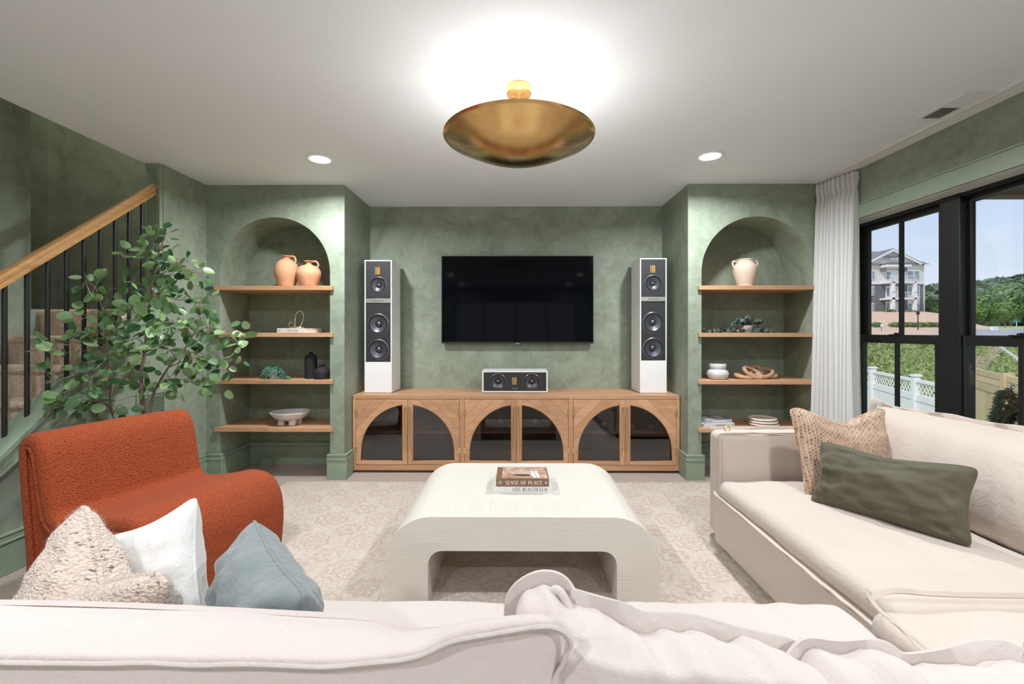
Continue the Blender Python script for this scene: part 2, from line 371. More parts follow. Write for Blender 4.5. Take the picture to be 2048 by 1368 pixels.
# serif capitals from thick and thin strokes (unit cell 1 high)
GL = {
 'S': (.55, [[(.48,.80),(.30,1),(.08,.82),(.14,.60),(.42,.42),(.50,.20),(.28,0),(.04,.18)]], [.05,.05,.09,.13,.13,.09,.05,.05]),
 'E': (.60, 'v0 h0.02:.52:1 h.02:.40:.5 h.02:.55:0'), 'N': 0, 'O': 0}
def serif_text(body, h, width, loc, mat, parent, heavy=1.0, name='lettering'):
    b = MB(); x = 0
    T = .15*heavy; t = .045
    def q(x0, z0, x1, z1, w0, w1=None):
        w1 = w1 or w0; d = Vector((x1-x0, 0, z1-z0)).normalized(); n = Vector((-d.z, 0, d.x))
        P = [Vector((x0, 0, z0)), Vector((x1, 0, z1))]
        vs = [P[0]+n*w0/2, P[1]+n*w1/2, P[1]-n*w1/2, P[0]-n*w0/2]
        vs = [v+Vector((X, 0, 0)) for v in vs]; b.add(vs, [(0, 1, 2, 3)])
    def vs_(x0, w): q(x0, 0, x0, 1, w); q(x0-.13, t/2, x0+.13, t/2, t); q(x0-.13, 1-t/2, x0+.13, 1-t/2, t)
    def hb(x0, x1, z, s=1):
        q(x0, z, x1, z, t)
        if s: q(x1, z-.10, x1, z+.10, t)
    def arc(cx, cz, rx, rz, a0, a1, tv=T, th=t, n=18):
        pr = None
        for i in range(n+1):
            a = R(a0+(a1-a0)*i/n); p = (cx+rx*math.cos(a), cz+rz*math.sin(a)); w_ = th+(tv-th)*abs(math.cos(a))
            if pr: q(pr[0], pr[1], p[0], p[1], pr[2], w_)
            pr = (*p, w_)
    for ch in body:
        X = x
        if ch == ' ': x += .42; continue
        if ch == 'S': arc(.27, .74, .19, .23, 30, 270); arc(.27, .26, .22, .24, 90, -150); a = .56
        elif ch == 'E': vs_(.14, T); hb(.14, .52, 1-t/2); hb(.14, .40, .5); hb(.14, .56, t/2); a = .68
        elif ch == 'F': vs_(.14, T); hb(.14, .52, 1-t/2); hb(.14, .40, .5); a = .62
        elif ch == 'L': vs_(.14, T); hb(.14, .54, t/2); a = .64
        elif ch == 'I': vs_(.14, T); a = .36
        elif ch == 'N': vs_(.12, t*1.2); vs_(.66, t*1.2); q(.12, 1, .66, 0, T); a = .84
        elif ch == 'O': arc(.40, .5, .32, .48, 0, 360, n=28); a = .86
        elif ch == 'C': arc(.42, .5, .33, .48, 45, 315, n=24); q(.66, .72, .66, .98, t); a = .80
        elif ch == 'P': vs_(.14, T); arc(.24, .73, .26, .25, -90, 90); q(.14, .98, .26, .98, t); q(.14, .48, .26, .48, t); a = .64
        elif ch == 'B': vs_(.14, T); arc(.26, .75, .20, .23, -90, 90); arc(.27, .27, .24, .25, -90, 90); q(.14, .98, .27, .98, t); q(.14, .52, .27, .52, t); q(.14, .02, .27, .02, t); a = .64
        elif ch == 'A': q(.08, 0, .38, 1, t*1.2); q(.38, 1, .68, 0, T); hb(.18, .56, .34, 0); q(-.02, t/2, .18, t/2, t); q(.56, t/2, .80, t/2, t); a = .80
        elif ch == 'V': q(.06, 1, .36, 0, T); q(.36, 0, .64, 1, t*1.2); q(-.04, 1-t/2, .18, 1-t/2, t); q(.54, 1-t/2, .74, 1-t/2, t); a = .74
        elif ch == 'U': q(.14, 1, .14, .3, T); arc(.38, .3, .24, .29, 180, 360); q(.62, .3, .62, 1, t*1.3); q(.02, 1-t/2, .28, 1-t/2, t); q(.52, 1-t/2, .74, 1-t/2, t); a = .82
        elif ch == 'T': q(.32, 0, .32, 1, T); q(.02, 1-t/2, .62, 1-t/2, t); q(.02, .82, .02, 1, t); q(.62, .82, .62, 1, t); q(.2, t/2, .44, t/2, t); a = .70
        else: a = .4
        x += a+.10
    k = width/x
    b.v = [((vx-x/2)*k, vy, (vz-.5)*h) for vx, vy, vz in b.v]
    o = b.build(name, mat, parent, recalc=False); o.location = loc; return o

# soft goods ---------------------------------------------------------
def softbox(L, W, T, r, n=(26, 20, 8), crown=.0, disp=None):
    hx, hy, hz = L/2, W/2, T/2; r = min(r, hx, hy, hz)
    def ax(m, h):
        k = max(3, m//4); e = [h-r+r*math.sin(PI/2*(i/k)) for i in range(1, k+1)]; inner = [-(h-r)+2*(h-r)*i/m for i in range(m+1)]
        return [-x for x in reversed(e)]+inner+e
    A, B, C_ = ax(n[0], hx), ax(n[1], hy), ax(n[2], hz)
    vs = []; fs = []; idx = {}
    def vid(x, y, z):
        k = (round(x, 6), round(y, 6), round(z, 6))
        if k in idx: return idx[k]
        q = Vector((x, y, z)); c = Vector((max(-(hx-r), min(hx-r, x)), max(-(hy-r), min(hy-r, y)), max(-(hz-r), min(hz-r, z))))
        d = q-c
        if d.length > 1e-7: nrm = d.normalized(); p = c+nrm*r
        else: nrm = Vector((0, 0, 1)); p = q
        u, v = p.x/hx, p.y/hy
        p = Vector((p.x, p.y, p.z+(1 if p.z > 0 else -.3)*crown*(1-min(1, abs(u))**2.2)*(1-min(1, abs(v))**2.2)*abs(p.z)/hz))
        if disp: p = p+nrm*disp(p, nrm)
        idx[k] = len(vs); vs.append(p); return idx[k]
    def face(P, Q, f):
        for i in range(len(P)-1):
            for j in range(len(Q)-1):
                ids = [vid(*f(P[i], Q[j])), vid(*f(P[i+1], Q[j])), vid(*f(P[i+1], Q[j+1])), vid(*f(P[i], Q[j+1]))]
                if len(set(ids)) >= 3: fs.append(tuple(dict.fromkeys(ids)))
    for sgn in (-1, 1):
        face(A, B, lambda a, b: (a, b, sgn*hz)); face(A, C_, lambda a, c: (a, sgn*hy, c)); face(B, C_, lambda b, c: (sgn*hx, b, c))
    m = MB(); m.add(vs, fs); return m
def nz3(p, s, seed=0): return noise.noise(Vector((p.x*s+seed, p.y*s+seed*1.7, p.z*s-seed)))
def pillow(w_, h_, t_, pin=.10, dip=0, n=44, seed=1, wr=.006, sq=2.6, pw=.55):
    m = MB(); vs = []; rim = []
    def pos(u, v, s):
        cc_ = 1-.075*(abs(u)*abs(v))**7
        x = cc_*w_/2*u*(1-pin*(1-v*v)*abs(u)**2); z = cc_*h_/2*v*(1-pin*(1-u*u)*abs(v)**2)
        th = t_/2*((1-min(1, abs(u))**sq)*(1-min(1, abs(v))**sq))**pw
        if dip:
            g = max(0, (v+.1)/1.1)**1.4; z -= dip*g*max(0, 1-abs(u)*1.25)**1.2; th *= 1-.35*g*max(0, 1-abs(u)*1.6)
        p = Vector((x, 0, z)); k = min(1, th/(t_*.3))
        th2 = th+wr*k*(noise.noise(Vector((u*2.2+seed, v*2.2, s*3)))*1.5+noise.noise(Vector((u*6+seed, v*5, s*5))))
        return Vector((x, s*max(0, th2) if th > 0 else 0, z))
    N1 = n+1; us = [math.sin(PI/2*(-1+2*i/n)) for i in range(N1)]
    for s in (1, -1):
        for i in range(N1):
            for j in range(N1): vs.append(pos(us[i], us[j], s))
    fs = []
    for k in (0, 1):
        o = k*N1*N1
        for i in range(n):
            for j in range(n):
                f = (o+i*N1+j, o+(i+1)*N1+j, o+(i+1)*N1+j+1, o+i*N1+j+1); fs.append(f if k == 0 else f[::-1])
    m.add(vs, fs)
    per = [(us[i], -1) for i in range(n)]+[(1, us[j]) for j in range(n)]+[(us[n-i], 1) for i in range(n)]+[(-1, us[n-j]) for j in range(n)]
    rim = [pos(a, b, 1) for a, b in per]
    return m, rim
def weld(o, d=1e-4):
    bm = bmesh.new(); bm.from_mesh(o.data); bmesh.ops.remove_doubles(bm, verts=bm.verts, dist=d); bmesh.ops.recalc_face_normals(bm, faces=bm.faces); bm.to_mesh(o.data); bm.free(); o.data.shade_smooth()
def throw_pillow(label, w_, h_, t_, mat, loc, yaw, tilt, roll=0, pipe=None, **k):
    e_ = thing('throw_pillow', label, 'pillow'); e_.matrix_world = Matrix.Translation(loc) @ Matrix.Rotation(yaw, 4, 'Z') @ Matrix.Rotation(tilt, 4, 'X') @ Matrix.Rotation(roll, 4, 'Y')
    m, rim = pillow(w_, h_, t_, **k); o = m.build('pillow_cover', mat, e_); weld(o)
    b = MB(); b.tube(rim, pipe or .004, 6, closed=True); b.build('seam', mat, e_, smooth=60); return e_

# ------------------------------------------------------------------ the room
H = 2.44
b = MB(); b.box(-4.75, 2.70, -3.8, 4.6, -.10, 0); struct(b.build('floor', 'carpet'))
b = MB(); b.box(-2.68, 2.76, -3.85, 4.6, H, H+.16); b.box(-3.40, -2.68, -3.85, 1.2, H, H+.16); struct(b.build('ceiling', 'ceiling_paint'))
b = MB(); b.box(-2.68, 2.76, 4.40, 4.58, 0, H); struct(b.build('wall_back', 'green_plaster'))
def niche_wall(name, x0, x1, ox0, ox1):
    r = (ox1-ox0)/2; cx = (ox0+ox1)/2; zs = 2.172-r
    arch = [(cx+r*math.cos(PI*k/48), zs+r*math.sin(PI*k/48)) for k in range(49)]
    b = MB(); poly = [(x0, 0), (ox0, 0)]+list(reversed(arch))+[(ox1, 0), (x1, 0), (x1, H), (x0, H)]
    b.prism(poly, 3.74, 4.155, 'y'); b.box(x0, x1, 4.155, 4.40, 0, H)
    return struct(b.build(name, 'green_plaster', smooth=20))
niche_wall('wall_niche_left', -2.568, -1.4172, -2.4545, -1.5376)
niche_wall('wall_niche_right', 1.4217, 2.574, 1.5325, 2.451)
b = MB(); b.box(-2.68, -2.5677, 3.28, 4.6, 0, 4.0); struct(b.build('wall_left', 'green_plaster'))
b = MB(); b.prism([(1.46, 0), (3.28, 0), (3.28, 1.445), (1.50, 0)], -2.68, -2.5677, 'x'); struct(b.build('wall_knee_left', 'green_plaster'))
b = MB(); b.box(-3.40, -3.24, -3.8, 3.0, 0, 4.0); b.box(-3.40, -3.24, 3.0, 3.06, 0, 1.374); struct(b.build('wall_stair_left', 'green_plaster'))
b = MB(); b.box(-4.75, -2.68, 4.05, 4.2, 0, 4.0); b.box(-4.75, -4.06, 3.90, 4.05, 1.3, 4.0); b.box(-4.9, -4.75, 2.9, 4.2, 0, 4); b.box(-4.75, -3.40, 2.84, 3.0, 0, 4.0)
b.box(-2.68, -2.60, 1.2, 3.28, H+.16, 4.0); b.box(-3.24, -2.6, 1.08, 1.2, H+.16, 4.0)
struct(b.build('wall_stair_back', 'green_plaster'))
b = MB(); b.box(-4.06, -2.68, 3.99, 4.05, 1.37, 2.345); struct(b.build('wall_stair_ledge', 'green_plaster', bevel=.004))
b = MB(); b.box(-4.9, -2.56, .9, 4.2, 4.0, 4.1); struct(b.build('ceiling_stair', 'ceiling_paint'))
# end of the left wall: casing board with a raised edge
b = MB(); b.box(-2.676, -2.572, 3.262, 3.28, .9, H); b.box(-2.600, -2.572, 3.252, 3.262, .9, 2.40); b.box(-2.676, -2.572, 3.250, 3.262, 2.40, H)
struct(b.build('trim_left_wall_end', 'green_trim', bevel=.002))

# right wall round the window, unseen camera-side wall with added windows
WY0, WY1, WZ0, WZ1 = 1.25, 3.60, .38, 2.066
b = MB(); b.box(2.574, 2.78, WY1, 4.6, 0, H); b.box(2.574, 2.78, -3.8, WY0, 0, H); b.box(2.574, 2.78, WY0, WY1, WZ1, H); b.box(2.574, 2.78, WY0, WY1, 0, WZ0)
struct(b.build('wall_right', 'green_plaster'))
b = MB(); b.box(-3.40, -1.7, -3.85, -3.7, 0, H); b.box(1.7, 2.78, -3.85, -3.7, 0, H); b.box(-1.7, 1.7, -3.85, -3.7, 2.1, H); b.box(-1.7, 1.7, -3.85, -3.7, 0, .1)
struct(b.build('wall_front', 'green_plaster'))
def base_run(b, p0, p1, nrm):
    # baseboard with a moulded cap, running from p0 to p1 on the floor, sticking out along nrm
    (x0, y0), (x1, y1) = p0, p1
    for t, z0, z1 in ((.016, 0, .160), (.022, .160, .172), (.014, .172, .196), (.018, .196, .208)):
        X0, X1 = sorted((x0, x1)) if x0 != x1 else sorted((x0, x0+nrm[0]*t)); Y0, Y1 = sorted((y0, y1)) if y0 != y1 else sorted((y0, y0+nrm[1]*t))
        if x0 != x1: b.box(X0, X1, Y0, Y1, z0, z1)
        else: b.box(X0, X1, Y0, Y1, z0, z1)
e = .022
for nm, runs in (('baseboard_left', [((-2.5677, 1.5), (-2.5677, 3.74), (1, 0))]),
    ('baseboard_left_niche', [((-2.568, 3.74), (-2.4545+e, 3.74), (0, -1)), ((-2.4545, 3.74), (-2.4545, 4.155), (1, 0)), ((-2.4545, 4.155), (-1.5376, 4.155), (0, -1)), ((-1.5376, 3.74), (-1.5376, 4.155), (-1, 0)), ((-1.5376-e, 3.74), (-1.4172+e, 3.74), (0, -1)), ((-1.4172, 3.74), (-1.4172, 3.90), (1, 0))]),
    ('baseboard_right_niche', [((1.4217, 3.74), (1.4217, 3.90), (-1, 0)), ((1.4217-e, 3.74), (1.5325+e, 3.74), (0, -1)), ((1.5325, 3.74), (1.5325, 4.155), (1, 0)), ((1.5325, 4.155), (2.451, 4.155), (0, -1)), ((2.451, 3.74), (2.451, 4.155), (-1, 0)), ((2.451-e, 3.74), (2.574, 3.74), (0, -1))]),
    ('baseboard_right', [((2.574, -3.6), (2.574, 3.74), (-1, 0))]),
    ('baseboard_stair', [((-3.24, -3.6), (-3.24, 1.4), (1, 0))])):
    b = MB()
    for r_ in runs: base_run(b, *r_)
    struct(b.build(nm, 'green_trim', bevel=.002, seg=1))
# window casing, reveal board and sill
b = MB(); b.box(2.556, 2.574, WY0-.1, WY1+.1, WZ1, WZ1+.100); b.box(2.550, 2.574, WY0-.1, WY1+.1, WZ1+.100, WZ1+.112)
b.box(2.556, 2.574, WY1, WY1+.09, .36, WZ1); b.box(2.556, 2.574, WY0-.09, WY0, .36, WZ1); b.box(2.545, 2.70, WY0-.05, WY1+.05, WZ0-.03, WZ0); b.box(2.56, 2.574, WY0-.05, WY1+.05, WZ0-.11, WZ0-.03)
struct(b.build('trim_window_casing', 'green_trim', bevel=.002, seg=1))
b = MB(); b.box(2.574, 2.70, WY0, WY1, WZ1-.004, WZ1); b.box(2.574, 2.70, WY1-.004, WY1, WZ0, WZ1); b.box(2.574, 2.70, WY0, WY0+.004, WZ0, WZ1)
struct(b.build('trim_window_reveal', 'white_paint'))

def sash_window(n, y0, y1):
    # double hung unit between y0 (near) and y1 (far); the lower sash sits inside the upper one
    fr = MB(); x0, x1 = 2.695, 2.775
    fr.box(x0, x1, y0-.04, y0, WZ0, WZ1); fr.box(x0, x1, y1, y1+.04, WZ0, WZ1); fr.box(x0, x1, y0, y1, WZ1-.028, WZ1); fr.box(x0, x1, y0, y1, WZ0, WZ0+.03)
    f = fr.build('window_%d' % n, 'black_frame', bevel=.003); struct(f)
    ym = (y0+y1)/2
    for nm, xa, xb, ga, gb, za, zb, zg0, zg1 in (('lower_sash', 2.702, 2.728, y0+.050, y1-.050, WZ0+.03, 1.197, WZ0+.10, 1.139), ('upper_sash', 2.732, 2.758, y0+.056, y1-.063, 1.150, WZ1-.028, 1.200, 2.000)):
        s_ = MB(); s_.box(xa, xb, y0, ga, za, zb); s_.box(xa, xb, gb, y1, za, zb); s_.box(xa, xb, ga, gb, zg1, zb); s_.box(xa, xb, ga, gb, za, zg0)
        so_ = s_.build(nm, 'black_frame', f, bevel=.002)
        m_ = MB(); m_.box(xa+.002, xb-.002, ym-.011, ym+.011, zg0, zg1); m_.build('muntin', 'black_frame', so_)
        for ya, yb in ((ga, ym-.011), (ym+.011, gb)):
            g_ = MB(); g_.box((xa+xb)/2-.002, (xa+xb)/2+.002, ya, yb, zg0, zg1); g_.build('pane', 'window_glass', so_)
    l_ = MB(); l_.box(2.688, 2.712, ym-.045, ym+.045, 1.197, 1.204); l_.tube([(2.705, ym, 1.208), (2.690, ym-.012, 1.210), (2.684, ym-.038, 1.209)], .006, 8); l_.tube([(2.712, ym-.02, 1.206), (2.712, ym+.02, 1.206)], .008, 8)
    tag(l_.build('sash_lock', 'black_metal', f, smooth=40), 'black sash lock')
sash_window(1, 2.888, 3.588); sash_window(2, 2.094, 2.794); sash_window(3, 1.30, 2.0)
b = MB(); b.box(2.690, 2.78, 2.834, 2.848, WZ0, WZ1)
for ya, yb in ((2.754, 2.888), (2.0, 2.094)): b.box(2.686, 2.78, ya, yb, WZ0, WZ1)
struct(b.build('trim_window_mullion', 'black_frame', bevel=.003))
fr = MB()  # rear window out of view, put in to brighten the room with daylight
for xa, xb in ((-1.7, -1.64), (-.03, .03), (1.64, 1.7), (-.88, -.84), (.84, .88)): fr.box(xa, xb, -3.80, -3.73, .1, 2.1)
fr.box(-1.7, 1.7, -3.80, -3.73, .1, .16); fr.box(-1.7, 1.7, -3.80, -3.73, 2.04, 2.1); f4 = fr.build('window_4', 'black_frame'); struct(f4)
for xa, xb in ((-1.64, -.88), (-.84, -.03), (.03, .84), (.88, 1.64)):
    g_ = MB(); g_.box(xa, xb, -3.768, -3.762, .16, 2.04); g_.build('pane', 'window_glass', f4)

# ------------------------------------------------------------------ lamps
def downlight(x, y, label, k=.78):
    t = thing('recessed_light', label, 'ceiling light', (x, y, H), 0, 'recessed ceiling lights')
    a = MB(); a.lathe([(.066, -.001), (.070, -.006), (.090, -.007), (.096, -.004), (.096, 0)], 40); a.build('trim_ring', 'white_paint', t, smooth=50)
    a = MB(); a.lathe([(.067, -.002), (.045, -.006), (.0, -.007)], 32); a.build('diffuser', 'lamp_glow', t, smooth=60)
    ld = bpy.data.lights.new('downlight_lamp', 'AREA'); ld.shape = 'DISK'; ld.size = .12; ld.energy = DOWN*k; ld.color = (.955, .98, 1); ld.spread = R(165)
    lo = bpy.data.objects.new('downlight_lamp', ld); COL.objects.link(lo); lo.location = (x, y, H-.012)
    return t
downlight(-1.379, 3.181, 'round white recessed ceiling light in front of the left arched niche')
downlight(1.348, 3.147, 'round white recessed ceiling light in front of the right arched niche')
for x, y, k, l in ((-1.37, 1.12, .62, 'added unseen ceiling light above the left end of the near sofa'), (1.37, 1.12, .62, 'added unseen ceiling light above the corner of the sofa'), (-1.37, -.95, .75, 'added unseen ceiling light behind the camera on the left'), (1.37, -.95, .75, 'added unseen ceiling light behind the camera on the right'), (-1.37, -2.9, .9, 'added unseen ceiling light at the rear left near the back windows'), (1.37, -2.9, .9, 'added unseen ceiling light at the rear right near the back windows')): downlight(x, y, l, k)  # six ceiling lights out of view, added to brighten the room
t = thing('ceiling_pendant', 'large shallow aged brass dish light hanging close under the ceiling', 'ceiling light', (.017, 2.25, H))
a = MB(); pr = [(0, -.372)]
for k in range(1, 19):
    r_ = .372*k/18; pr.append((r_, -.255-.117*(1-(k/18)**2)**1.15))
pr += [(.374, -.252), (.370, -.251)]+[(.368*k/18, -.252-.113*(1-(k/18)**2)**1.15) for k in range(17, 0, -1)]+[(0, -.366)]
a.lathe(pr, 96); a.build('dish', 'aged_brass', t, smooth=50)
a = MB(); a.lathe([(0, 0), (.063, 0), (.063, -.040), (.059, -.044), (0, -.044)], 40); cano = a.build('canopy', 'canopy_brass', t, smooth=40)
a = MB()
for q in (.4, 2.5, 4.4):
    a = MB(); a.lathe([(0, -.0470), (.005, -.0470), (.005, -.043)], 10, (.032*math.cos(q), .032*math.sin(q), 0)); a.build('screw', 'brass', cano, smooth=40)
a = MB(); a.tube([(0, 0, -.04), (0, 0, -.362)], .008, 12); a.build('stem', 'canopy_brass', t, smooth=40)
for k in range(3):
    q = 2*PI*k/3+.5; x, y = .16*math.cos(q), .16*math.sin(q)
    a = MB(); a.tube([(0, 0, -.30), (x*.75, y*.75, -.31), (x, y, -.30)], .006, 8); sk = a.build('socket_arm', 'canopy_brass', t, smooth=40)
    a = MB(); a.lathe([(0, -.300), (.016, -.296), (.020, -.284), (.016, -.272), (0, -.266)], 16, (x, y, 0)); a.build('bulb', 'bulb_glass', sk, smooth=60)
    ld = bpy.data.lights.new('pendant_lamp', 'POINT'); ld.energy = PEND; ld.shadow_soft_size = .03; ld.color = (1, .95, .88)
    lo = bpy.data.objects.new('pendant_lamp', ld); COL.objects.link(lo); lo.location = (.017+x*.9, 2.25+y*.9, H-.292)
ld = bpy.data.lights.new('stair_fill_light', 'AREA'); ld.shape = 'DISK'; ld.size = .2; ld.energy = 8; ld.color = (1, .90, .76)  # unseen light added above the landing to brighten the stairwell
lo = bpy.data.objects.new('stair_fill_light', ld); COL.objects.link(lo); lo.location = (-3.3, 3.1, 3.95)

# ceiling vent and curtain track
t = thing('ceiling_vent', 'white louvred air vent in the ceiling beside the curtain track', 'vent', (2.362, 2.468, H))
a = MB(); a.box(-.078, -.050, -.158, .158, -.006, 0); a.box(.050, .078, -.158, .158, -.006, 0); a.box(-.05, .05, -.158, -.130, -.006, 0); a.box(-.05, .05, .130, .158, -.006, 0); a.build('vent_frame', 'white_paint', t, bevel=.002)
a = MB(); a.box(-.05, .05, -.13, .13, -.0012, -.0002); a.build('vent_backing', 'plastic_black', t)
for k in range(18):
    y = -.124+k*.01455; a = MB(); M_ = Matrix.Translation((0, y, -.004)) @ Matrix.Rotation(R(38 if k > 8 else -38), 4, 'X'); a.box(-.05, .05, -.0056, .0056, -.0006, .0006, M_); a.build('slat', 'white_paint', t)
t = thing('curtain_track', 'long white curtain track recessed in the ceiling along the window wall', 'curtain track', (2.49, 2.2, H))
a = MB(); a.box(-.050, -.020, -3.0, 1.52, -.010, 0); a.box(-.012, .045, -3.0, 1.52, -.010, 0); a.build('track_rail', 'white_paint', t, bevel=.002)
a = MB(); a.box(-.020, -.012, -3.0, 1.52, -.002, 0); a.build('track_slot', 'plastic_black', t)

# curtain --------------------------------------------------------------
t = thing('curtain', 'white linen pinch pleated curtain hanging between the window and right niche', 'curtain', (0, 0, 0))
a = MB(); NY, NZ = 260, 60; vs = []; Z0, Z1 = .03, 2.418
zz = [Z1-(Z1-Z0)*(k/NZ)**1.3 for k in range(NZ+1)]
for iz, z in enumerate(zz):
    s = (Z1-z)/(Z1-Z0); head = max(0, 1-(Z1-z)/.13)
    for iy in range(NY+1):
        u = iy/NY
        ya, yb = 3.385-.095*s, 3.715+.0*s
        y = yb+(ya-yb)*u
        xc = 2.470+(2.535-2.470)*u-.045*s+.008*math.sin(9*u+3*s)
        ph = 2*PI*9*(u+.012*math.sin(7*u+2*s))
        amp = .020+.016*min(1, s*2.2); 
        if head > 0:
            g = math.sin(ph); fold = (abs(g)**.5)*(1 if g > 0 else -1); amp = .022+.008*head*math.sin(PI*head)
            wv_ = fold*.9
        else:
            wv_ = math.sin(ph)+.25*math.sin(2*ph+1.2+u*5)+.10*math.sin(3.3*ph+s*3)
        pinch = math.exp(-((Z1-z-.125)/.035)**2)
        x = xc-amp*wv_*(1-.45*pinch)+.008*noise.noise(Vector((u*9, s*2.5, 1)))
        y += .010*math.cos(ph)*(.3+.7*min(1, s*3))*(1+pinch)
        vs.append((min(x, 2.565), y, z))
fs = [(i*(NY+1)+j, i*(NY+1)+j+1, (i+1)*(NY+1)+j+1, (i+1)*(NY+1)+j) for i in range(NZ) for j in range(NY)]
a.add(vs, fs); a.build('curtain_panel', 'curtain_linen', t, smooth=180)
for k in range(9):
    u = (k+.25)/9; y = 3.715+(3.385-3.715)*u; x = 2.470+.065*u; a = MB(); a.tube([(x-.012, y, 2.410), (x-.012, y, 2.4295)], .004, 6); a.build('glider', 'white_paint', t, smooth=40)

# ------------------------------------------------------------------ staircase and railing
t = thing('staircase', 'beige carpeted stairs rising behind the black balusters on the left', 'staircase')
def step_y(k): return 2.461+.197*k
for k in range(-4, 4):
    z = .84+.178*k; y0 = step_y(k); y1 = step_y(k+1) if k < 3 else 4.05; x0 = -3.238
    a = MB(); a.cur = 0
    prof = [(y0+.012, z-.178), (y0+.010, z-.05), (y0-.012, z-.036), (y0-.016, z-.018), (y0-.008, z-.004), (y0+.01, z), (y1+.02, z), (y1+.02, z-.178)]
    a.prism(prof, x0 if k < 3 else -3.238, -2.682, 'x')
    a.build('step', 'stair_carpet', t, smooth=50)
a = MB(); a.box(-4.05, -3.24, 3.06, 3.89, .9, 1.374); a.build('landing', 'stair_carpet', t)
a = MB(); a.prism([(-4.06, 1.37), (-3.97, 1.37), (-3.97, 1.50), (-4.03, 1.58), (-4.62, 2.06), (-4.62, 1.8), (-4.06, 1.4)], 4.015, 4.05, 'y'); a.build('skirt_board', 'green_trim', t, bevel=.003)
a = MB(); a.box(-3.97, -2.69, 3.972, 3.99, 1.374, 1.405); a.box(-3.97, -2.69, 3.978, 3.99, 1.415, 1.425); a.build('landing_trim', 'green_trim', t, bevel=.002)
sl_ = .806
a = MB()
for d0, d1, th in ((0, .020, .030), (.020, .042, .018), (.042, .20, .010), (.20, .225, .020)):
    P = [(3.262, 1.445-d0), (1.50+d0/.8*0, 1.445-d0-(3.262-1.50)*sl_*1.0), (1.50, 1.445-d1-(3.262-1.50)*sl_), (3.262, 1.445-d1)]
    P = [(y, max(.0, z)) for y, z in P]; a.prism(P, -2.5677, -2.5677+th, 'x')
a.prism([(3.262, 1.445), (1.5, 1.445-(3.262-1.5)*sl_), (1.5, 1.463-(3.262-1.5)*sl_), (3.262, 1.463)], -2.682, -2.535, 'x')
a.build('stringer', 'green_trim', t, bevel=.002, seg=1)
t = thing('stair_railing', 'sloping oak handrail on round black metal balusters along the stairs', 'railing')
a = MB(); rs = .787
def rail(y0, y1, prof, nm):
    m = MB(); z0 = 1.5225+(y0-2.28)*rs; z1 = 1.5225+(y1-2.28)*rs; n = len(prof)
    vs = [(-2.62+p, y0, z0+q) for p, q in prof]+[(-2.62+p, y1, z1+q) for p, q in prof]
    m.add(vs, [tuple(range(n)), tuple(range(2*n-1, n-1, -1))]+[(i, i+n, (i+1) % n+n, (i+1) % n) for i in range(n)]); return m.build(nm, 'rail_oak', t, smooth=28)
rail(1.50, 3.272, [(-.022, -.076), (.022, -.076), (.024, -.058), (.018, -.048), (.030, -.034), (.033, -.018), (.024, -.004), (.008, 0), (-.008, 0), (-.024, -.004), (-.033, -.018), (-.030, -.034), (-.018, -.048), (-.024, -.058)], 'handrail')
for k in range(-6, 9):
    y = 2.30+.1068*k; zt = 1.5225+(y-2.28)*rs-.070; zb = 1.455-(3.262-y)*sl_
    a = MB(); a.tube([(-2.62, y, zb), (-2.62, y, zt)], .0115, 12); a.build('baluster', 'black_metal', t, smooth=50)

# outlet, return grille
t = thing('power_outlet', 'green painted outlet plate with two white sockets on the left wall', 'outlet', (-2.5677, 3.549, .405))
a = MB(); a.box(0, .005, -.037, .037, -.058, .058); a.build('cover_plate', 'green_trim', t, bevel=.002)
for z in (-.021, .021):
    a = MB(); Mx = Matrix.Translation((.004, 0, z)) @ Matrix.Rotation(PI/2, 4, 'Y'); a.lathe([(0, 0), (.0165, 0), (.0165, .0035), (.015, .0045), (0, .0045)], 20, M=Mx)
    s_ = a.build('socket', 'white_paint', t, smooth=40); a = MB(); a.box(.0083, .0088, -.006, -.004, z-.003, z+.005); a.box(.0083, .0088, .004, .006, z-.003, z+.005); a.build('slot', 'plastic_black', s_)
t = thing('return_grille', 'pale green wall air grille low behind the leafy tree', 'vent', (-2.5677, 3.17, .55))
a = MB(); a.box(0, .008, -.13, -.11, -.25, .25); a.box(0, .008, .11, .13, -.25, .25); a.box(0, .008, -.11, .11, .23, .25); a.box(0, .008, -.11, .11, -.25, -.23); a.build('grille_frame', 'green_trim', t, bevel=.002)
for k in range(32):
    a = MB(); a.box(.001, .010, -.11, .11, -.226+.0142*k, -.2235+.0142*k, None); a.build('slat', 'green_trim', t)

# ------------------------------------------------------------------ rug
a = MB(); a.box(-1.84, 1.78, .45, 3.645, .001, .013); tag(a.build('area_rug', 'rug_pile', bevel=.005), 'large beige area rug with a faded medallion pattern under the coffee table', 'rug')

# ------------------------------------------------------------------ shelves
for side, x0, x1 in (('left', -2.4545, -1.5376), ('right', 1.5325, 2.451)):
    for z, pos in ((1.600, 'topmost'), (1.213, 'second from the top'), (.825, 'third from the top'), (.431, 'lowest')):
        a = MB(); a.prism([(x0, 4.155), (x1, 4.155), (x1, 3.74), (x1+.032, 3.74), (x1+.032, 3.712), (x0-.032, 3.712), (x0-.032, 3.74), (x0, 3.74)], z-.034, z, 'z')
        tag(a.build('niche_shelf', 'oak', bevel=.0015, seg=1), 'oak shelf in the %s arched niche, %s of four' % (side, pos), 'shelf', 'oak shelves of the %s niche' % side)

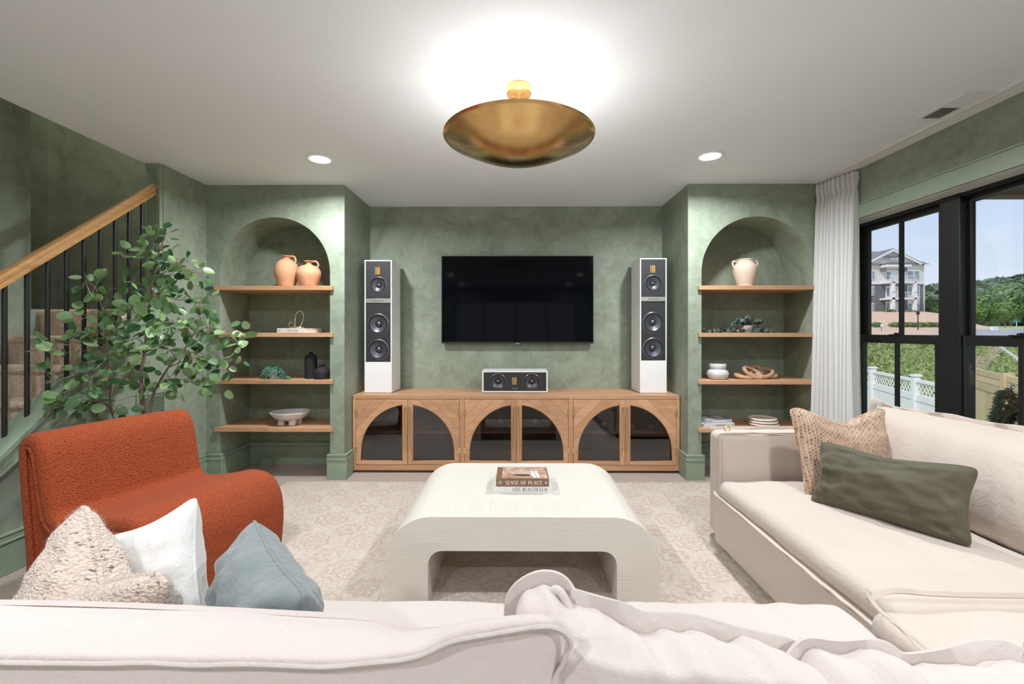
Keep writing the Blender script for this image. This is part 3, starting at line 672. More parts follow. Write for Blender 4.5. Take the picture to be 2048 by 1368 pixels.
# ------------------------------------------------------------------ media console
t = thing('media_console', 'long oak console with three pairs of arched smoked glass doors', 'console', (0, 0, 0))
CX0, CX1, CY0, CY1, CH = -1.410, 1.4145, 3.912, 4.398, .674
a = MB(); a.box(CX0, CX1, CY0-.004, CY1, CH-.034, CH); a.build('top', 'oak', t, bevel=.002)
for x in (CX0, CX1-.026): a = MB(); a.box(x, x+.026, CY0-.002, CY1, .022, CH-.034); a.build('side_panel', 'oak_upright', t, bevel=.002)
a = MB(); a.box(CX0+.026, CX1-.026, CY0-.002, CY1, .022, .070); a.build('bottom_rail', 'oak', t, bevel=.002)
a = MB(); a.box(CX0+.03, CX1-.03, CY0+.02, CY1-.02, 0, .022); a.build('plinth', 'cabinet_inside', t)
a = MB(); a.box(CX0+.026, CX1-.026, CY1-.012, CY1-.002, .070, CH-.034); a.build('back_panel', 'cabinet_inside', t)
bays = [(-1.384, -.483), (-.442, .459), (.500, 1.3885)]
for x in ((-.483, -.442), (.459, .500)): a = MB(); a.box(x[0], x[1], CY0-.002, CY1-.02, .070, CH-.034); a.build('divider', 'oak_upright', t, bevel=.0015)
a = MB()
for i, (x0, x1) in enumerate(bays):
    a = MB(); a.box(x0, x1, CY0+.06, CY1-.02, .330, .348); a.build('inner_shelf', 'oak', t)
def clip_strips(poly, M, n, wd, y0, y1, parent):
    # cut the door panel outline into diagonal planks and make each a solid of its own
    bm0 = bmesh.new(); vs = [bm0.verts.new((p, 0, q)) for p, q in poly]; bm0.faces.new(vs); bm0.normal_update(); bmesh.ops.triangulate(bm0, faces=bm0.faces)
    nrm = M; ds = [v.co.dot(nrm) for v in bm0.verts]; lo, hi = min(ds), max(ds); k = lo
    while k < hi-1e-4:
        bm = bm0.copy()
        for pl, no in ((k+.0006, -nrm), (min(k+wd, hi+.01)-.0006, nrm)):
            g = bm.verts[:]+bm.edges[:]+bm.faces[:]; bmesh.ops.bisect_plane(bm, geom=g, plane_co=nrm*pl, plane_no=no, clear_outer=True)
        left = set(bm.faces)
        while left:
            isl = {left.pop()}; fr_ = list(isl)
            while fr_:
                f = fr_.pop()
                for ed in f.edges:
                    for g_ in ed.link_faces:
                        if g_ in left: left.discard(g_); isl.add(g_); fr_.append(g_)
            if sum(f.calc_area() for f in isl) < 6e-5: continue
            b2 = bmesh.new(); vm = {}
            for f in isl:
                for v in f.verts:
                    if v not in vm: vm[v] = b2.verts.new(v.co)
                b2.faces.new([vm[v] for v in f.verts])
            r_ = bmesh.ops.extrude_face_region(b2, geom=b2.faces[:]); bmesh.ops.translate(b2, verts=[v for v in r_['geom'] if isinstance(v, bmesh.types.BMVert)], vec=(0, y1-y0, 0))
            bmesh.ops.translate(b2, verts=b2.verts, vec=(0, y0, 0)); bmesh.ops.recalc_face_normals(b2, faces=b2.faces)
            me = bpy.data.meshes.new('plank'); b2.to_mesh(me); me.materials.append(MATS['diag_a' if nrm.x*nrm.z > 0 else 'diag_b']); o = bpy.data.objects.new('plank', me); COL.objects.link(o); o.parent = parent; b2.free()
        bm.free(); k += wd
    bm0.free()
wood('diag_a', OA, OB, 0, rotz=(0, R(-45), 0)); wood('diag_b', OA, OB, 0, rotz=(0, R(45), 0))
for bi, (x0, x1) in enumerate(bays):
    cx = (x0+x1)/2; zt, zb = .637, .073; r_ = .408; zs = .594-r_
    for s in (-1, 1):
        e0 = cx+s*.0015; e1 = cx+s*((x1-x0)/2-.003)      # inner edge, hinge edge
        d = thing('door', None, None); d.parent = t; 
        if 'label' in d: del d['label']
        yf, yb = CY0-.004, CY0+.018
        gi = cx+s*.042                                     # glass inner edge
        zin = zs+math.sqrt(r_*r_-.042**2)
        a0 = math.asin(.042/r_)
        arc_ = [(cx+s*r_*math.sin(a0+(PI/2-a0)*k/28), zs+r_*math.cos(a0+(PI/2-a0)*k/28)) for k in range(29)]
        # spandrel with diagonal planks, above and beside the arch
        poly = [(gi, zt), (e1, zt), (e1, .107), (cx+s*r_, .107)]+list(reversed(arc_))
        if s < 0: poly = poly[::-1]
        clip_strips(poly, Vector((s*.7071, 0, .7071)) if True else None, 0, .074, yf, yb, d)
        a = MB(); xa, xb = sorted((e0, gi)); a.box(xa, xb, yf, yb, zb, zt); a.build('inner_stile', 'oak_upright', d, bevel=.001, seg=1)
        xa, xb = sorted((gi, e1)); a = MB(); a.box(xa, xb, yf, yb, zb, .107); a.build('lower_rail', 'oak', d, bevel=.001, seg=1)
        # slim light bead round the glass
        out = [(gi+s*.003, .110)]+[(gi+s*.003, zin-.003)]+[(cx+s*(r_-.003)*math.sin(a0+(PI/2-a0)*k/28), zs+(r_-.003)*math.cos(a0+(PI/2-a0)*k/28)) for k in range(1, 29)]+[(cx+s*(r_-.003), .110)]
        a = MB(); a.tube([(p, yf+.004, q) for p, q in out], .0035, 6, closed=True); a.build('glass_bead', 'oak', d, smooth=60)
        gp = [(gi, .107), (cx+s*r_, .107)]+list(reversed(arc_))
        a = MB(); a.prism(gp if s > 0 else gp[::-1], yf+.010, yf+.013, 'y'); a.build('pane', 'smoked_glass', d)
        hx = cx+s*.019; zc = .392
        a = MB(); a.tube([(hx, yf-.026, zc-.185), (hx, yf-.026, zc+.185)], .0052, 12)
        for z in (zc-.178, zc+.178): a.tube([(hx, yf, z), (hx, yf-.026, z)], .0045, 8); a.tube([(hx, yf-.0005, z), (hx, yf-.004, z)], .008, 10)
        tag(a.build('pull_handle', 'brass', d, smooth=40), 'slim brass bar pull')
        for z in (.195, .520):
            a = MB(); a.tube([(e1-s*.002, yf-.004, z-.028), (e1-s*.002, yf-.004, z+.028)], .0042, 8); a.box(*sorted((e1-s*.012, e1+s*.010)), yf-.0015, yf+.002, z-.024, z+.024); tag(a.build('hinge', 'brass', d, smooth=40), 'brass hinge')
def electronics(name, label, x0, x1, y0, y1, z0, z1, feet=True):
    q = thing(name, label, 'receiver', ((x0+x1)/2, (y0+y1)/2, z0)); w2, d2, h = (x1-x0)/2, (y1-y0)/2, z1-z0
    a = MB(); a.box(-w2, w2, -d2, d2, .010, h); a.build('casing', 'electronics', q, bevel=.003)
    for fx in (-w2*.8, w2*.8):
        for fy in (-d2*.8, d2*.8): a = MB(); a.lathe([(0, 0), (.014, 0), (.014, .012), (0, .012)], 14, (fx, fy, 0)); a.build('foot', 'silver', q, smooth=40)
    for fx in (-w2*.7, w2*.7): a = MB(); a.lathe([(0, .016), (.018, .014), (.020, 0), (0, 0)], 20, M=Matrix.Translation((fx, -d2, h*.55)) @ Matrix.Rotation(PI/2, 4, 'X')); a.build('knob', 'silver', q, smooth=40)
    a = MB(); a.box(-w2*.35, w2*.35, -d2-.001, -d2+.001, h*.45, h*.8); a.build('display', 'screen', q); return q
electronics('stereo_receiver', 'black stereo receiver behind the glass of the middle console doors', -.20, .24, 4.02, 4.33, .348, .50)
electronics('media_player', 'slim dark media player behind the glass of the right console doors', .60, .82, 4.04, 4.26, .348, .45)
electronics('network_box', 'low silver topped player at the right end inside the console', 1.00, 1.24, 4.04, 4.26, .348, .405)

# ------------------------------------------------------------------ speakers and screen
def driver(p, cx, cz, r, y, parent):
    M_ = Matrix.Translation((cx, y, cz)) @ Matrix.Rotation(PI/2, 4, 'X')
    a = MB(); a.lathe([(r*.955, -.002), (r*.965, .002), (r*.985, .002), (r*1.01, 0)], 48, M=M_); a.build('trim_ring', 'rim_grey', parent, smooth=50)
    a = MB(); a.lathe([(r*.80, -.003), (r*.84, .003), (r*.90, .004), (r*.94, 0)], 40, M=M_); a.build('surround', 'rubber_black', parent, smooth=60)
    a = MB(); a.lathe([(r*.82, -.002), (r*.6, -.012), (r*.30, -.020), (r*.27, -.021)], 40, M=M_); a.build('cone', 'cone_grey', parent, smooth=60)
    a = MB(); a.lathe([(r*.33, -.020), (r*.31, -.012), (r*.27, -.012), (r*.25, -.018)], 30, M=M_); a.build('dust_ring', 'rubber_black', parent, smooth=50)
    a = MB(); a.lathe([(r*.26, -.018), (r*.2, -.011), (0, -.008)], 30, M=M_); a.build('dust_cap', 'cone_grey', parent, smooth=60)
def tweeter(cx, cz, w_, h_, y, parent):
    a = MB(); a.box(cx-w_/2-.006, cx+w_/2+.006, y-.0015, y, cz-h_/2-.006, cz+h_/2+.006); tf = a.build('tweeter_frame', 'rubber_black', parent, bevel=.0007)
    a = MB(); a.box(cx-w_/2, cx+w_/2, y-.002, y-.0012, cz-h_/2, cz+h_/2); a.build('tweeter_fold', 'gold_tweeter', parent)
    for k in range(7): a = MB(); z = cz-h_/2+h_*(k+.5)/7; a.box(cx-w_/2, cx+w_/2, y-.0034, y-.002, z-.0016, z+.0016); a.build('tweeter_bar', 'rubber_black', tf)
    a = MB(); a.box(cx-w_/2-.009, cx-w_/2-.005, y-.0025, y, cz-h_/2, cz+h_/2); a.build('tweeter_edge', 'silver', tf)
def baffle(parent, hw, z0, z1, holes, y):
    # flat front with round cut-outs; holes = [(cx, cz, r)]; every hole gets its own square cell, the rest is filled with strips
    m = MB()
    def rect(x0, x1, za, zb):
        if x1-x0 > 1e-5 and zb-za > 1e-5: m.add([(x0, y, za), (x1, y, za), (x1, y, zb), (x0, y, zb)], [(0, 1, 2, 3)])
    rows = {}
    for cx, cz, r in holes: rows.setdefault(round(cz, 5), []).append((cx, r))
    z = z0
    for cz in sorted(rows):
        hs = sorted(rows[cz]); c = max(r for _, r in hs)+.0015; rect(-hw, hw, z, cz-c); x = -hw
        for cx, r in hs:
            rect(x, cx-c, cz-c, cz+c); n = 48; sq = []; ci = []
            for k in range(n):
                q = 2*PI*k/n; co, si = math.cos(q), math.sin(q); w_ = c/max(abs(co), abs(si)); sq.append((cx+w_*co, y, cz+w_*si)); ci.append((cx+r*co, y, cz+r*si))
            m.add(sq+ci, [(k, (k+1) % n, n+(k+1) % n, n+k) for k in range(n)]); 
            for sx in (-1, 1):
                for sz in (-1, 1): pass
            x = cx+c
        rect(x, hw, cz-c, cz+c); z = cz+c
    rect(-hw, hw, z, z1)
    return m.build('baffle', 'baffle_black', parent, recalc=False)
def cabinet(parent, hw, d, z0, z1, wt, zb0=None):
    m = MB(); zf = zb0 if zb0 is not None else z0+wt
    m.box(-hw, hw, .030, d, z0, z1); m.box(-hw, -hw+wt, 0, .030, z0, z1); m.box(hw-wt, hw, 0, .030, z0, z1); m.box(-hw+wt, hw-wt, 0, .030, z1-wt, z1); m.box(-hw+wt, hw-wt, 0, .030, z0, zf)
    c = m.build('cabinet', 'speaker_white', parent); c.data.shade_flat(); return c
def tower(x0, x1, h, label):
    cx = (x0+x1)/2; w2 = (x1-x0)/2; yf = 4.040
    t = thing('tower_speaker', label, 'speaker', (cx, yf, .674))
    cabinet(t, w2, .30, .004, h, .010, h-.912)
    a = MB(); a.box(-w2+.01, w2-.01, .01, .29, 0, .004); a.build('foot_plate', 'rubber_black', t)
    b0 = h-.912; bw = w2-.011
    zt = h-.012
    baffle(t, bw, b0, zt+.002, [(0, zt-.211, .0715), (0, zt-.560, .0900), (0, zt-.790, .0900)], .001)
    tweeter(0, zt-.085, .036, .066, .001, t)
    k = (h)/1.19
    driver(0, 0, zt-.211, .073, .001, t); driver(0, 0, zt-.560, .092, .001, t); driver(0, 0, zt-.790, .092, .001, t)
    a = MB(); a.box(-bw, bw, -.007, -.003, zt-.372, zt-.334); bd = a.build('metal_band', 'silver', t, bevel=.0008)
    lettering('MARTINLOGAN', .017, (0, -.0075, zt-.353), 'lettering_dark', t, width=.092)
    return t
tower(-1.351, -1.107, 1.190, 'white tower speaker standing on the left end of the console')
tower(1.109, 1.346, 1.204, 'white tower speaker standing on the right end of the console')
t = thing('center_speaker', 'low white centre speaker with two round drivers in the middle of the console', 'speaker', (-.005, 4.046, .674))
cabinet(t, .293, .26, .006, .198, .012)
for x in (-.26, .26):
    for y in (.04, .22): a = MB(); a.lathe([(0, 0), (.012, 0), (.012, .007), (0, .007)], 12, (x, y, 0)); a.build('foot', 'silver', t, smooth=40)
baffle(t, .282, .017, .187, [(-.152, .102, .0705), (.152, .102, .0705)], .001)
driver(0, -.152, .102, .072, .001, t); driver(0, .152, .102, .072, .001, t); tweeter(0, .108, .032, .066, .001, t)
lettering('MARTINLOGAN', .011, (0, -.0038, .042), 'silver', t, width=.054)
t = thing('television', 'large flat black television mounted on the green back wall', 'television', (.0185, 4.335, 1.11))
a = MB(); a.box(-.7285, .7285, 0, .030, 0, .840); a.build('casing', 'plastic_black', t, bevel=.003)
a = MB(); a.box(-.722, .722, -.0015, .001, .016, .834); a.build('screen_panel', 'screen', t)
a = MB(); a.box(-.7285, .7285, -.003, 0, 0, .014); a.build('lower_bezel', 'plastic_black', t, bevel=.001)
a = MB(); a.box(-.022, .022, -.004, 0, -.007, .004); a.build('logo_plate', 'plastic_black', t, bevel=.001)
lettering('SAMSUNG', .010, (0, -.0043, -.0012), 'lettering_white', t, width=.040)
a = MB(); a.box(-.3, .3, .030, .0645, .25, .60); a.build('wall_bracket', 'black_metal', t)

# ------------------------------------------------------------------ coffee table
t = thing('coffee_table', 'cream waterfall coffee table with rounded corners on the beige rug', 'coffee table', (.030, 2.0, .013))
TW = .6075; TH = .388; ro = .205; ri = .062; th = .150; lw = .190
outer = [(-TW, 0), (-TW, TH-ro)]+[(-TW+ro-ro*math.cos(PI/2*k/16), TH-ro+ro*math.sin(PI/2*k/16)) for k in range(1, 17)]+[(TW-ro+ro*math.sin(PI/2*k/16), TH-ro+ro*math.cos(PI/2*k/16)) for k in range(0, 17)]+[(TW, 0)]
ix = TW-lw; iz = TH-th
inner = [(ix, 0), (ix, iz-ri)]+[(ix-ri+ri*math.cos(PI/2*k/10), iz-ri+ri*math.sin(PI/2*k/10)) for k in range(1, 11)]+[(-ix+ri-ri*math.sin(PI/2*k/10), iz-ri+ri*math.cos(PI/2*k/10)) for k in range(0, 11)]+[(-ix, 0)]
a = MB(); a.prism(outer+inner, 0, .826, 'y'); bm_ = a.build('table_body', ['grasscloth', 'grasscloth_top'], t, smooth=25)
for p in bm_.data.polygons:
    if abs(p.normal.y) < .5: p.material_index = 1
def book(name, label, loc, w_, d_, h_, cover, spine, rot=0, title=None, tmat='lettering_white', th_=None, tw=None):
    q = thing(name, label, 'book', loc, rot); hc = .0025
    a = MB(); a.box(-w_/2, w_/2, 0, d_, 0, hc); a.box(-w_/2, w_/2, 0, d_, h_-hc, h_); a.build('cover', cover, q, bevel=.0006, seg=1)
    a = MB(); a.box(-w_/2, w_/2, -.0012, .0012, 0, h_); a.build('spine', spine, q, bevel=.0005, seg=1)
    a = MB(); a.box(-w_/2+.003, w_/2-.003, .0012, d_-.003, hc, h_-hc); a.build('pages', 'paper', q); return q
q = book('book', 'pale LIVE BEAUTIFUL book lying under the brown book on the coffee table', (.036, 2.310, .401), .296, .215, .031, 'spine_white', 'spine_white')
serif_text('LIVE BEAUTIFUL', .017, .160, (.030, -.0016, .0155), 'lettering_dark', q)
a = MB(); a.lathe([(.003, 0), (.006, 0)], 16, M=Matrix.Translation((.119, -.0016, .0155)) @ Matrix.Rotation(PI/2, 4, 'X')); a.build('publisher_mark', 'lettering_dark', q)
serif_text('C C PIERCE', .005, .040, (-.105, -.0016, .0155), 'lettering_grey', q, name='small_lettering') if False else None
q2 = book('book', 'brown SENSE OF PLACE book on top of the stack on the coffee table', (.036, 2.308, .432), .270, .195, .041, 'spine_brown', 'spine_brown')
serif_text('SENSE OF PLACE', .0185, .190, (.008, -.0016, .020), 'lettering_white', q2, 1.0)
a = MB(); a.box(-.118, -.1165, -.0016, -.0014, .010, .032); a.box(-.110, -.1085, -.0016, -.0014, .012, .030); a.box(-.118, -.1085, -.0016, -.0014, .020, .0214); a.lathe([(0, 0), (.0022, 0)], 12, M=Matrix.Translation((-.125, -.0016, .021)) @ Matrix.Rotation(PI/2, 4, 'X')); a.build('publisher_mark', 'lettering_white', q2)
a = MB(); a.lathe([(.0018, 0), (.0045, 0)], 16, M=Matrix.Translation((.120, -.0016, .020)) @ Matrix.Rotation(PI/2, 4, 'X')); a.build('publisher_mark', 'lettering_white', q2)
a = MB(); a.box(-.105, .128, .004, .188, .041, .0413); a.build('cover_picture', 'cover_photo', q2)
a = MB(); a.box(-.050, .040, .046, .066, .0414, .0417); a.box(-.030, .038, .040, .050, .0414, .0417); a.build('cover_detail', 'lettering_dark', q2)
for x in (.058, .078): a = MB(); Mx = Matrix.Translation((x, .060, .0415)) @ Matrix.Rotation(R(6), 4, 'Z'); a.box(-.007, .007, -.05, .06, 0, .0002, Mx); a.build('cover_detail', 'lettering_white', q2)

# ------------------------------------------------------------------ orange lounge chair
al = R(-15); f_ = Vector((math.cos(al), math.sin(al), 0)); u_ = Vector((-math.sin(al), math.cos(al), 0)); org = Vector((-2.245, 2.03, .013))
t = thing('lounge_chair', 'armless rust orange boucle lounge chair with a looped back beside the stairs', 'armchair', org, al)
Wc = .735
front = spline([(.745, 0, .03), (.758, 0, .18), (.745, 0, .30), (.69, 0, .375), (.60, 0, .392), (.50, 0, .372), (.36, 0, .345), (.24, 0, .338), (.175, 0, .375), (.150, 0, .45), (.125, 0, .58), (.105, 0, .66), (.075, 0, .702), (.035, 0, .708), (.008, 0, .680), (.008, 0, .60), (.030, 0, .40), (.055, 0, .20), (.060, 0, .03)], 7)
def ribbon(path, W_, T_, y0):
    n = len(path); m = MB(); vs = []; sec = []
    K = 10
    for k in range(K+1): q = PI/2*k/K; sec.append((-W_/2+T_/2*(1-math.sin(q))*1.0, T_/2*math.cos(q)*0+0))
    loop = []
    hw = W_/2; ht = T_/2; rr = ht*.95
    for cx_, cz_, a0 in ((hw-rr, ht-rr, 0), (-hw+rr, ht-rr, 90), (-hw+rr, -ht+rr, 180), (hw-rr, -ht+rr, 270)):
        for k in range(7): q = R(a0+90*k/6); loop.append((cx_+rr*math.cos(q), cz_+rr*math.sin(q)))
    xs = [loop[6][0]+(loop[7][0]-loop[6][0])*k/8 for k in range(1, 8)]; loop = loop[:7]+[(x, ht) for x in xs]+loop[7:21]+[(-x, -ht) for x in xs]+loop[21:]
    L = len(loop)
    for i, p in enumerate(path):
        tn = (path[min(i+1, n-1)]-path[max(i-1, 0)]).normalized(); nr = Vector((tn.z, 0, -tn.x))
        for a_, b_ in loop:
            puff = .006*math.cos(PI*a_/W_)*(1 if b_ > 0 else -1)
            vs.append(p+Vector((0, y0+hw+a_, 0))+nr*(b_+puff))
    fs = [(i*L+k, i*L+(k+1) % L, (i+1)*L+(k+1) % L, (i+1)*L+k) for i in range(n-1) for k in range(L)]+[tuple(range(L)), tuple(range(n*L-1, (n-1)*L-1, -1))]
    m.add(vs, fs); return m
ribbon(front, Wc, .070, 0).build('seat_and_back', 'boucle', t, smooth=60)
side = [(.02, .66), (.075, .685), (.115, .62), (.150, .44), (.175, .37), (.25, .30), (.30, .20), (.285, .03), (.03, .03), (.055, .25), (.035, .45)]
for y in (.022, Wc-.052):
    a = MB(); a.prism(side, y, y+.030, 'y'); a.build('side_panel', 'boucle', t, bevel=.008)
for y in (.004, Wc-.004):
    P_ = []
    for i, p in enumerate(front):
        tn = (front[min(i+1, len(front)-1)]-front[max(i-1, 0)]).normalized(); nr = Vector((tn.z, 0, -tn.x)); P_.append(p+Vector((0, y, 0))-nr*.026)
    a = MB(); a.tube(P_, .0075, 8); a.build('piping', 'boucle', t, smooth=60)
a = MB(); a.tube([(.205, .03, .3835), (.203, Wc/2, .3855), (.205, Wc-.03, .3835)], .003, 6); a.build('seam', 'boucle', t, smooth=60)

# ------------------------------------------------------------------ sectional sofa
t = thing('sectional_sofa', 'cream linen slipcovered corner sofa around the coffee table', 'sofa')
def wob(seed, amp, s=6): return lambda p, n: amp*noise.noise(Vector((p.x*s+seed, p.y*s, p.z*s*.6)))+amp*.5*noise.noise(Vector((p.x*s*2.3, p.y*s*2.3+seed, p.z)))
def soft(name, L, W, T, r, loc, mat, parent=None, rot=(0, 0, 0), **k):
    m = softbox(L, W, T, r, **k); o = m.build(name, mat, parent, smooth=180, recalc=True); o.location = loc; o.rotation_euler = rot; return o
soft('base_right', .90, 1.95, .265, .02, (1.585, 1.62, .160), 'linen', t, n=(20, 60, 10), disp=wob(3, .008, 5))
soft('base_near', 2.15, .92, .265, .02, (.08, .90, .160), 'linen', t, n=(60, 20, 10), disp=wob(9, .008, 5))
soft('arm', .96, .155, .61, .045, (1.64, 2.665, .338), 'linen', t, n=(36, 10, 30), disp=wob(5, .005, 5))
soft('back_frame_right', .20, 2.25, .66, .04, (2.235, 1.50, .36), 'linen', t, n=(10, 50, 24), disp=wob(6, .004))
soft('back_frame_near', 3.30, .14, .66, .04, (.68, .455, .36), 'linen', t, n=(60, 8, 20), disp=wob(7, .004))
def flange(pts, outdir, wd, nm, parent, th=.0035, seed=0, mat='linen', amp=.006):
    # a flat sewn edge following pts, standing out along outdir, slightly wavy
    P = spline(pts, 8); m = MB(); vs = []; O = Vector(outdir).normalized(); n = len(P)
    for i, p in enumerate(P):
        tn = (P[min(i+1, n-1)]-P[max(i-1, 0)]).normalized(); sd = tn.cross(O).normalized(); wv_ = amp*noise.noise(Vector((p.x*14+seed, p.y*14, p.z*9)))
        o_ = (O-tn*O.dot(tn)).normalized()
        for a_, b_ in ((-.3, -1), (1, -.8), (1.06, 0), (1, .8), (-.3, 1)): vs.append(p+o_*wd*a_+sd*(th*b_+(wv_ if a_ > 0 else wv_*.2)))
    fs = [(i*5+k, i*5+(k+1) % 5, (i+1)*5+(k+1) % 5, (i+1)*5+k) for i in range(n-1) for k in range(5)]+[(4, 3, 2, 1, 0), tuple((n-1)*5+k for k in range(5))]
    m.add(vs, fs); return m.build(nm, mat, parent, smooth=60)
flange([(1.167, 2.59, .10), (1.165, 2.592, .35), (1.165, 2.595, .59), (1.185, 2.60, .636), (1.4, 2.60, .640), (2.05, 2.60, .640)], (-.1, -1, .5), .012, 'arm_seam', t)
flange([(1.17, 2.735, .638), (1.5, 2.738, .641), (2.1, 2.738, .641)], (0, .3, 1), .010, 'arm_seam', t)
a = MB(); ringp = [(1.235+.016*math.cos(q), 2.652, (.648+.014*math.sin(q)+.008)) for q in [2*PI*k/20 for k in range(20)]]; a.tube(ringp, .0035, 8, closed=True); tag(a.build('tie_ring', 'brass', t, smooth=60), 'small tan tie ring')

# long right seat cushion with a flanged front seam
def wrinkle(seed, amp, fx, fy):
    def f(p, n):
        a_ = noise.noise(Vector((p.x*fx+seed, p.y*fy, seed))); b_ = noise.noise(Vector((p.x*fx*2.1, p.y*fy*2.1+seed, 3)))
        c_ = abs(noise.noise(Vector((p.x*fx*1.2+p.y*2+seed, p.y*fy*1.3, 7))))
        return amp*(a_*1.2+b_*.6-c_*.9)
    return f
c = thing('seat_cushion', 'long cream seat cushion along the window, under the olive lumbar pillow', 'cushion')
soft('cushion_cover', .79, 1.215, .10, .048, (1.525, 1.955, .340), 'linen', c, n=(34, 50, 8), crown=.035, disp=wrinkle(2, .006, 5, 3))
flange([(1.126, 1.36, .300), (1.124, 1.70, .303), (1.124, 2.10, .306), (1.130, 2.50, .308), (1.14, 2.565, .312)], (-1, 0, .25), .018, 'front_flange', c, seed=3)
c = thing('seat_cushion', 'cream seat cushion left of centre on the near side of the sofa', 'cushion')
soft('cushion_cover', .97, .70, .13, .05, (-.480, 1.03, .352), 'linen_light', c, n=(40, 26, 8), crown=.02, disp=wrinkle(12, .005, 4, 4))
c = thing('seat_cushion', 'cream seat cushion in the middle of the near side, right of the gathered corner', 'cushion')
soft('cushion_cover', .955, .70, .13, .06, (.500, 1.03, .356), 'linen_light', c, n=(44, 30, 8), crown=.035, disp=wrinkle(21, .009, 7, 3))
c = thing('seat_cushion', 'cream corner seat cushion with a gathered ear where the two sofa sides meet', 'cushion')
soft('cushion_cover', .98, .655, .14, .05, (1.495, .985, .362), 'linen', c, n=(44, 30, 8), crown=.025, disp=wrinkle(33, .012, 3, 8))
flange([(1.004, .70, .435), (.998, .90, .450), (1.000, 1.10, .440), (1.01, 1.28, .455), (1.02, 1.315, .470)], (-1, .1, .8), .016, 'side_flange', c, seed=5, amp=.012)
flange([(1.01, 1.30, .45), (1.10, 1.325, .462), (1.3, 1.325, .452), (1.95, 1.32, .448)], (0, .6, .6), .010, 'front_flange', c, seed=8, amp=.008)

# back cushions
def back_cushion(name, label, st, mat, seed, amp, fx=4, zb=.44, endr=.03, K=10):
    # st: stations (x, y_near, z_near, y_far, z_far); cross-sections are soft slabs closed at the ends
    c = thing(name, label, 'cushion'); P = spline([Vector((q[0], q[1], q[2])) for q in st], K); Q = spline([Vector((q[0], q[3], q[4])) for q in st], K)
    n = len(P); vs = []; sec = 30; 
    L = sum((P[i+1]-P[i]).length for i in range(n-1)); acc = 0
    for i in range(n):
        if i: acc += (P[i]-P[i-1]).length
        e_ = min(acc, L-acc); g = min(1, e_/endr); sh = math.sqrt(max(0, 1-(1-g)**2))
        pn, pf = P[i], Q[i]; cy = (pn.y+pf.y)/2
        loop = []
        for k in range(7): loop.append((pn.y-.012*math.sin(PI*k/7), zb+(pn.z-.012-zb)*k/7))
        for k in range(5): q_ = PI/2*k/4; loop.append((pn.y+.012*(1-math.cos(q_)), pn.z-.012+.012*math.sin(q_)))
        for k in range(1, 11): u = k/11; loop.append((pn.y+.012+(pf.y-pn.y-.024)*u, pn.z+(pf.z-pn.z)*u+.012*math.sin(PI*u)))
        for k in range(5): q_ = PI/2*k/4; loop.append((pf.y-.012*(1-math.sin(q_)), pf.z-.012*(1-math.cos(q_))))
        for k in range(7, -1, -1): loop.append((pf.y+.035*math.sin(PI*k/7.5), zb+(pf.z-.012-zb)*k/7.2))
        for y, z in loop:
            yy = cy+(y-cy)*(.35+.65*sh); z2 = z-(1-sh)*.025*(z-zb)/.4
            d_ = amp*(noise.noise(Vector((P[i].x*fx+seed, y*3, z*2)))+.6*noise.noise(Vector((P[i].x*fx*2.6+seed, y*7, z*3)))-.8*abs(noise.noise(Vector((P[i].x*fx*1.5+y*6+seed, y*2, z*2)))))
            d_ += amp*.75*(.28-abs(noise.noise(Vector((P[i].x*fx*2.9+y*4+seed*2, y*2.2+seed, 5)))))
            dy = (y-cy)/.08; top = max(0, min(1, (z-zb)/max(.05, pn.z-zb)))
            vs.append((P[i].x, yy+d_*dy*.6, z2+d_*top))
        sec = len(loop)
    m = MB(); fs = [(i*sec+k, i*sec+(k+1) % sec, (i+1)*sec+(k+1) % sec, (i+1)*sec+k) for i in range(n-1) for k in range(sec)]+[tuple(range(sec)), tuple((n-1)*sec+k for k in range(sec-1, -1, -1))]
    m.add(vs, fs); m.build('cushion_cover', mat, c, smooth=180); return c
# left cushion: flat top, its near seam twists up and turns down at the right end
stA = [(-1.05, .575, .806, .700, .800), (-.72, .575, .807, .700, .799), (-.50, .577, .803, .700, .792), (-.33, .578, .801, .700, .784), (-.235, .577, .801, .700, .778), (-.17, .577, .806, .698, .762), (-.12, .577, .815, .695, .764), (-.07, .577, .836, .690, .770), (.015, .577, .850, .680, .776), (.048, .577, .847, .670, .775), (.062, .577, .836, .660, .765)]
c = back_cushion('back_cushion', 'large cream back cushion at the lower left with a flat flanged seam', stA, 'linen_light', 4, .0022, 3)
fp = [(x, yn-.008, zn-.004) for x, yn, zn, yf, zf in stA[:-2]]+[(.048, .572, .845), (.066, .575, .830), (.062, .580, .800), (.050, .585, .770), (.03, .59, .70)]
flange(fp, (0, -.75, .65), .013, 'flange', c, seed=1, mat='linen_light', amp=.003, th=.003)
fp = [(x, yf+.002, zf-.006) for x, yn, zn, yf, zf in stA[:8]]; flange(fp, (0, .7, .7), .006, 'far_flange', c, seed=2, mat='linen_light', amp=.002)
stB = [(.000, .62, .80, .690, .822), (.025, .60, .79, .695, .828), (.055, .59, .80, .695, .832), (.080, .58, .80, .690, .818), (.146, .57, .80, .680, .806), (.187, .57, .795, .68, .787), (.261, .57, .79, .68, .783), (.341, .57, .775, .68, .762), (.400, .57, .765, .68, .748), (.425, .57, .74, .68, .728), (.445, .57, .70, .675, .69)]
c = back_cushion('back_cushion', 'crumpled cream back cushion at bottom centre with a twisted corner ear', stB, 'linen_light', 14, .013, 10)
flange([(x, yf-.008, zf-.010) for x, yn, zn, yf, zf in stB[3:-1]], (0, .1, 1), .026, 'flange', c, seed=11, mat='linen_light', amp=.010, th=.003)
